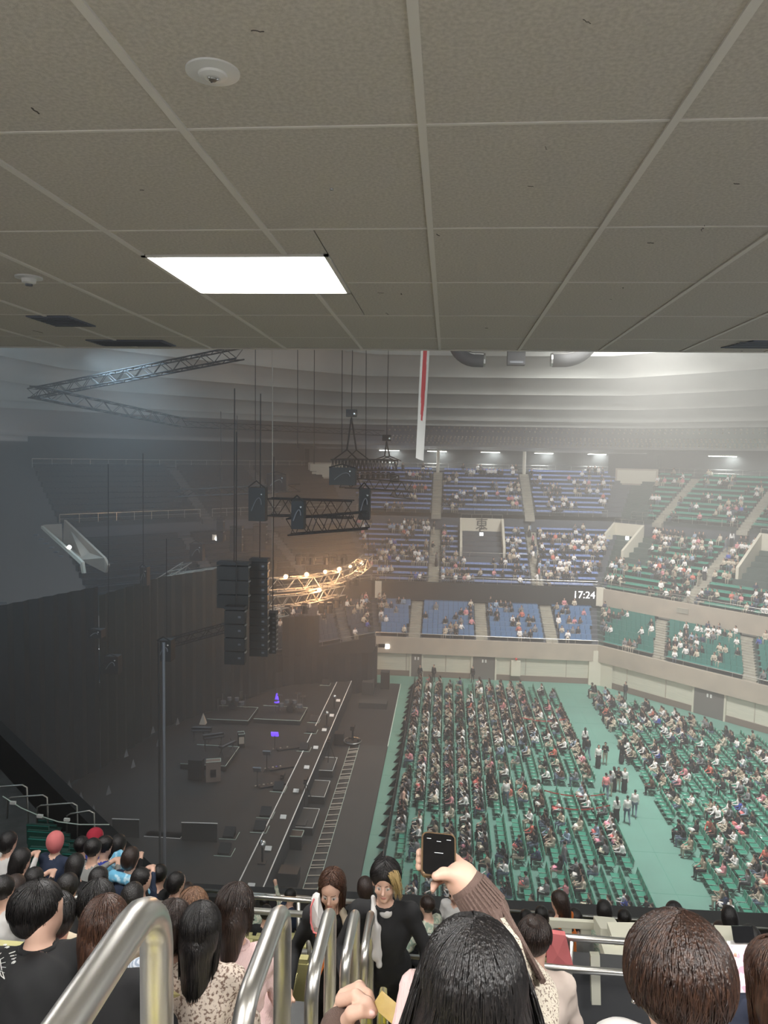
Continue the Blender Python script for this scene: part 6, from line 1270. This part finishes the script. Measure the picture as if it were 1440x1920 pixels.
# farther people of the own stand
far = [(499, 1712, 10.5, 'black-haired head before the raised hand', 'cloth_black', 'short', 'hair_black', 0, 'lap'), (497, 1692, 12.0, 'person in green patterned shirt raising one hand', 'cloth_green_print', 'short', 'hair_black', 0, 'up'), (546, 1680, 11.8, 'boy in dark navy top looking right, near the parapet', 'cloth_navy', 'short', 'hair_black', -.8, 'lap'),
 (470, 1692, 11.0, 'person in pale green top left of the raised hand', 'cloth_green_print', 'long', 'hair_dark', 0, 'lap'), (800, 1698, 9.0, 'young person in patterned green jacket looking left', 'cloth_green_print', 'short', 'hair_dark', .9, 'phone'), (853, 1674, 9.5, 'long-haired person in white turned towards the camera', 'cloth_white', 'long', 'hair_black', 2.6, 'lap'), (684, 1664, 8.0, 'dark-haired person behind the blond-streaked man', 'cloth_black', 'bob', 'hair_dark', .3, 'lap'),
 (815, 1722, 9.2, 'small dark head right of the green jacket', 'cloth_black', 'short', 'hair_black', 0, 'lap'), (1047, 1690, 8.2, 'standing girl in an orange jacket with long dark hair', 'cloth_orange', 'long', 'hair_dark', .9, 'stand'), (1077, 1722, 8.6, 'black-haired person in grey behind the cream railing', 'cloth_greyknit', 'bob', 'hair_black', 0, 'lap'), (1015, 1716, 9.5, 'black-haired person left of the orange jacket', 'cloth_black', 'short', 'hair_black', 0, 'lap'),
 (1032, 1724, 10.0, 'dark head between the bun and the grey person', 'cloth_coral', 'short', 'hair_dark', 0, 'lap'), (1132, 1706, 8.8, 'black-haired person with a pale green collar behind the cream railing', 'cloth_green_print', 'bob', 'hair_black', 0, 'lap'), (1170, 1722, 9.4, 'short-haired person in white and black near the railing corner', 'cloth_white', 'short', 'hair_black', 0, 'lap'), (1263, 1712, 7.5, 'dark head just above the big brown-haired person', 'cloth_black', 'short', 'hair_black', 0, 'lap'),
 (1366, 1720, 8.5, 'long-haired person in a dark cap and white top', 'cloth_white', 'long', 'hair_black', 0, 'lap'), (1405, 1760, 6.5, 'dark-haired person near the right edge below the cap', 'cloth_black', 'bob', 'hair_black', 0, 'lap'), (1350, 1745, 9.0, 'person in coral top left of the dark cap', 'cloth_coral', 'bob', 'hair_dark', 0, 'lap'), (986, 1722, 9.8, 'person in black left of the bun by the rail', 'cloth_black', 'short', 'hair_black', 0, 'lap'), (1045, 1770, 6.2, 'person in a grey coat with the pink towel', 'cloth_greyknit', 'bob', 'hair_dark', 0, 'lap'),
 (18, 1578, 8.6, 'person in a white jacket reading a phone at the far left', 'cloth_white', 'bob', 'hair_black', -.5, 'phone'), (106, 1577, 9.0, 'person in navy wearing a coral hood in the dark corner', 'cloth_navy', 'hood', 'cloth_coral', -.2, 'lap'), (154, 1586, 9.3, 'person in a dark hooded coat in the dark corner', 'cloth_navy', 'short', 'hair_black', -.2, 'lap'), (181, 1570, 9.6, 'person in a red cap in the dark corner', 'cloth_blueknit', 'hood', 'cloth_red', -.7, 'lap'), (199, 1586, 8.9, 'person in a bright blue sweater leaning right', 'cloth_blueknit', 'short', 'hair_black', -.9, 'wide'),
 (176, 1592, 8.2, 'person in a grey sweater with a pale scarf, dark corner', 'cloth_greyknit', 'short', 'hair_black', -.4, 'phone'), (247, 1608, 8.2, 'person in navy coat with a light blue blanket over the shoulders', 'cloth_navy', 'bob', 'hair_dark', -.3, 'phone'), (224, 1583, 9.0, 'black-haired person with a pale blue bag', 'cloth_black', 'bob', 'hair_black', -.4, 'phone'), (42, 1612, 7.6, 'person in black seated below the white jacket', 'cloth_black', 'long', 'hair_black', -.5, 'phone'), (143, 1622, 7.6, 'long-haired person in black in the dark corner', 'cloth_black', 'long', 'hair_black', 0, 'lap'),
 (186, 1650, 6.8, 'person in black bent forward before the beige person', 'cloth_black', 'short', 'hair_black', 0, 'lap'), (128, 1664, 6.2, 'dark head just above the steel rails at left', 'cloth_black', 'short', 'hair_black', 0, 'lap'), (250, 1682, 6.0, 'dark head above the steel rails, right of the brown hair', 'cloth_black', 'bob', 'hair_black', 0, 'lap'), (268, 1650, 7.6, 'person in black with face turned right near the parapet', 'cloth_black', 'bob', 'hair_black', -1.3, 'phone'), (300, 1640, 8.6, 'person in a black coat against the dark parapet', 'cloth_black', 'short', 'hair_black', -.3, 'lap'),
 (333, 1655, 8.4, 'black-haired person with white collar beside the parapet', 'cloth_black', 'bob', 'hair_black', -.9, 'lap'), (8, 1668, 6.3, 'dark head at the left edge by the rails', 'cloth_white', 'short', 'hair_black', -.3, 'lap'), (65, 1650, 7.0, 'dark head over the printed jacket man', 'cloth_black', 'short', 'hair_black', 0, 'lap'), (30, 1665, 6.5, 'second dark head at the left edge over the rails', 'cloth_black', 'bob', 'hair_dark', 0, 'lap'), (352, 1672, 9.5, 'grey-haired head in front of the parapet corner', 'cloth_greyknit', 'short', 'hair_dark', 0, 'lap')]
for k, (px, py, t_, lb, top, hs, hm_, rz, ar) in enumerate(far):
    ex = None
    P, cu_, hc, R, nk, sh_ = body('stand' if ar == 'stand' else 'sit', .15, arms={'stand': 'wide', 'up': ('lap', 'up')}.get(ar, ar), head=(0, .3), w=1.02, face=px in (853, 800))
    if px == 1366: P += [rc(hc+np.array([0, -.02, .09]), hc+np.array([0, .11, .06]), .06, .03, HR)]
    P += hair_prims(hc, R, 'short' if hs == 'hood' else hs)
    if hs == 'hood': P += [el(hc+np.array([0, -.03, 0]), (.10, .10, .125), HR, .03)]
    hp = Vector(dep(px, py, t_)); Rz = Matrix.Rotation(rz, 3, 'Z'); org = hp-Rz@Vector(hc)
    o = link('person', sdf_mesh('person', P, ['skin', hm_, top, 'cloth_dark', 'shoe', 'lip', 'eye_white', 'eye_dark'], res=.021, k=.03, folds=.005, fold_m=(TP,), cuts=cu_), None, org, lb, 'person'); o.rotation_euler = (0, 0, rz)
    if px == 247:
        child = link('blanket', sdf_mesh('b', [rc(nk+[-.17, -.08, -.02], nk+[.17, -.08, -.02], .06, .06, 0), rc(nk+[.17, -.08, -.02], nk+[.22, .0, -.16], .055, .05, 0)], ['cloth_lightblue'], res=.02, folds=.006, fold_m=(0,)), o)
# pieces scattered on laps in the corner
t = thing('folded_cloth', Yp(215, 1625, 8.1), 'pale blue and white folded cloth beside the navy coat', 'cloth'); link('cloth', sdf_mesh('c', [rc((-.1, 0, -.12), (.05, 0, .14), .08, .06, 0), rc((.02, 0, -.1), (.1, 0, .1), .06, .05, 0)], ['cloth_lightblue'], res=.02, folds=.01, fold_m=(0,)), t)
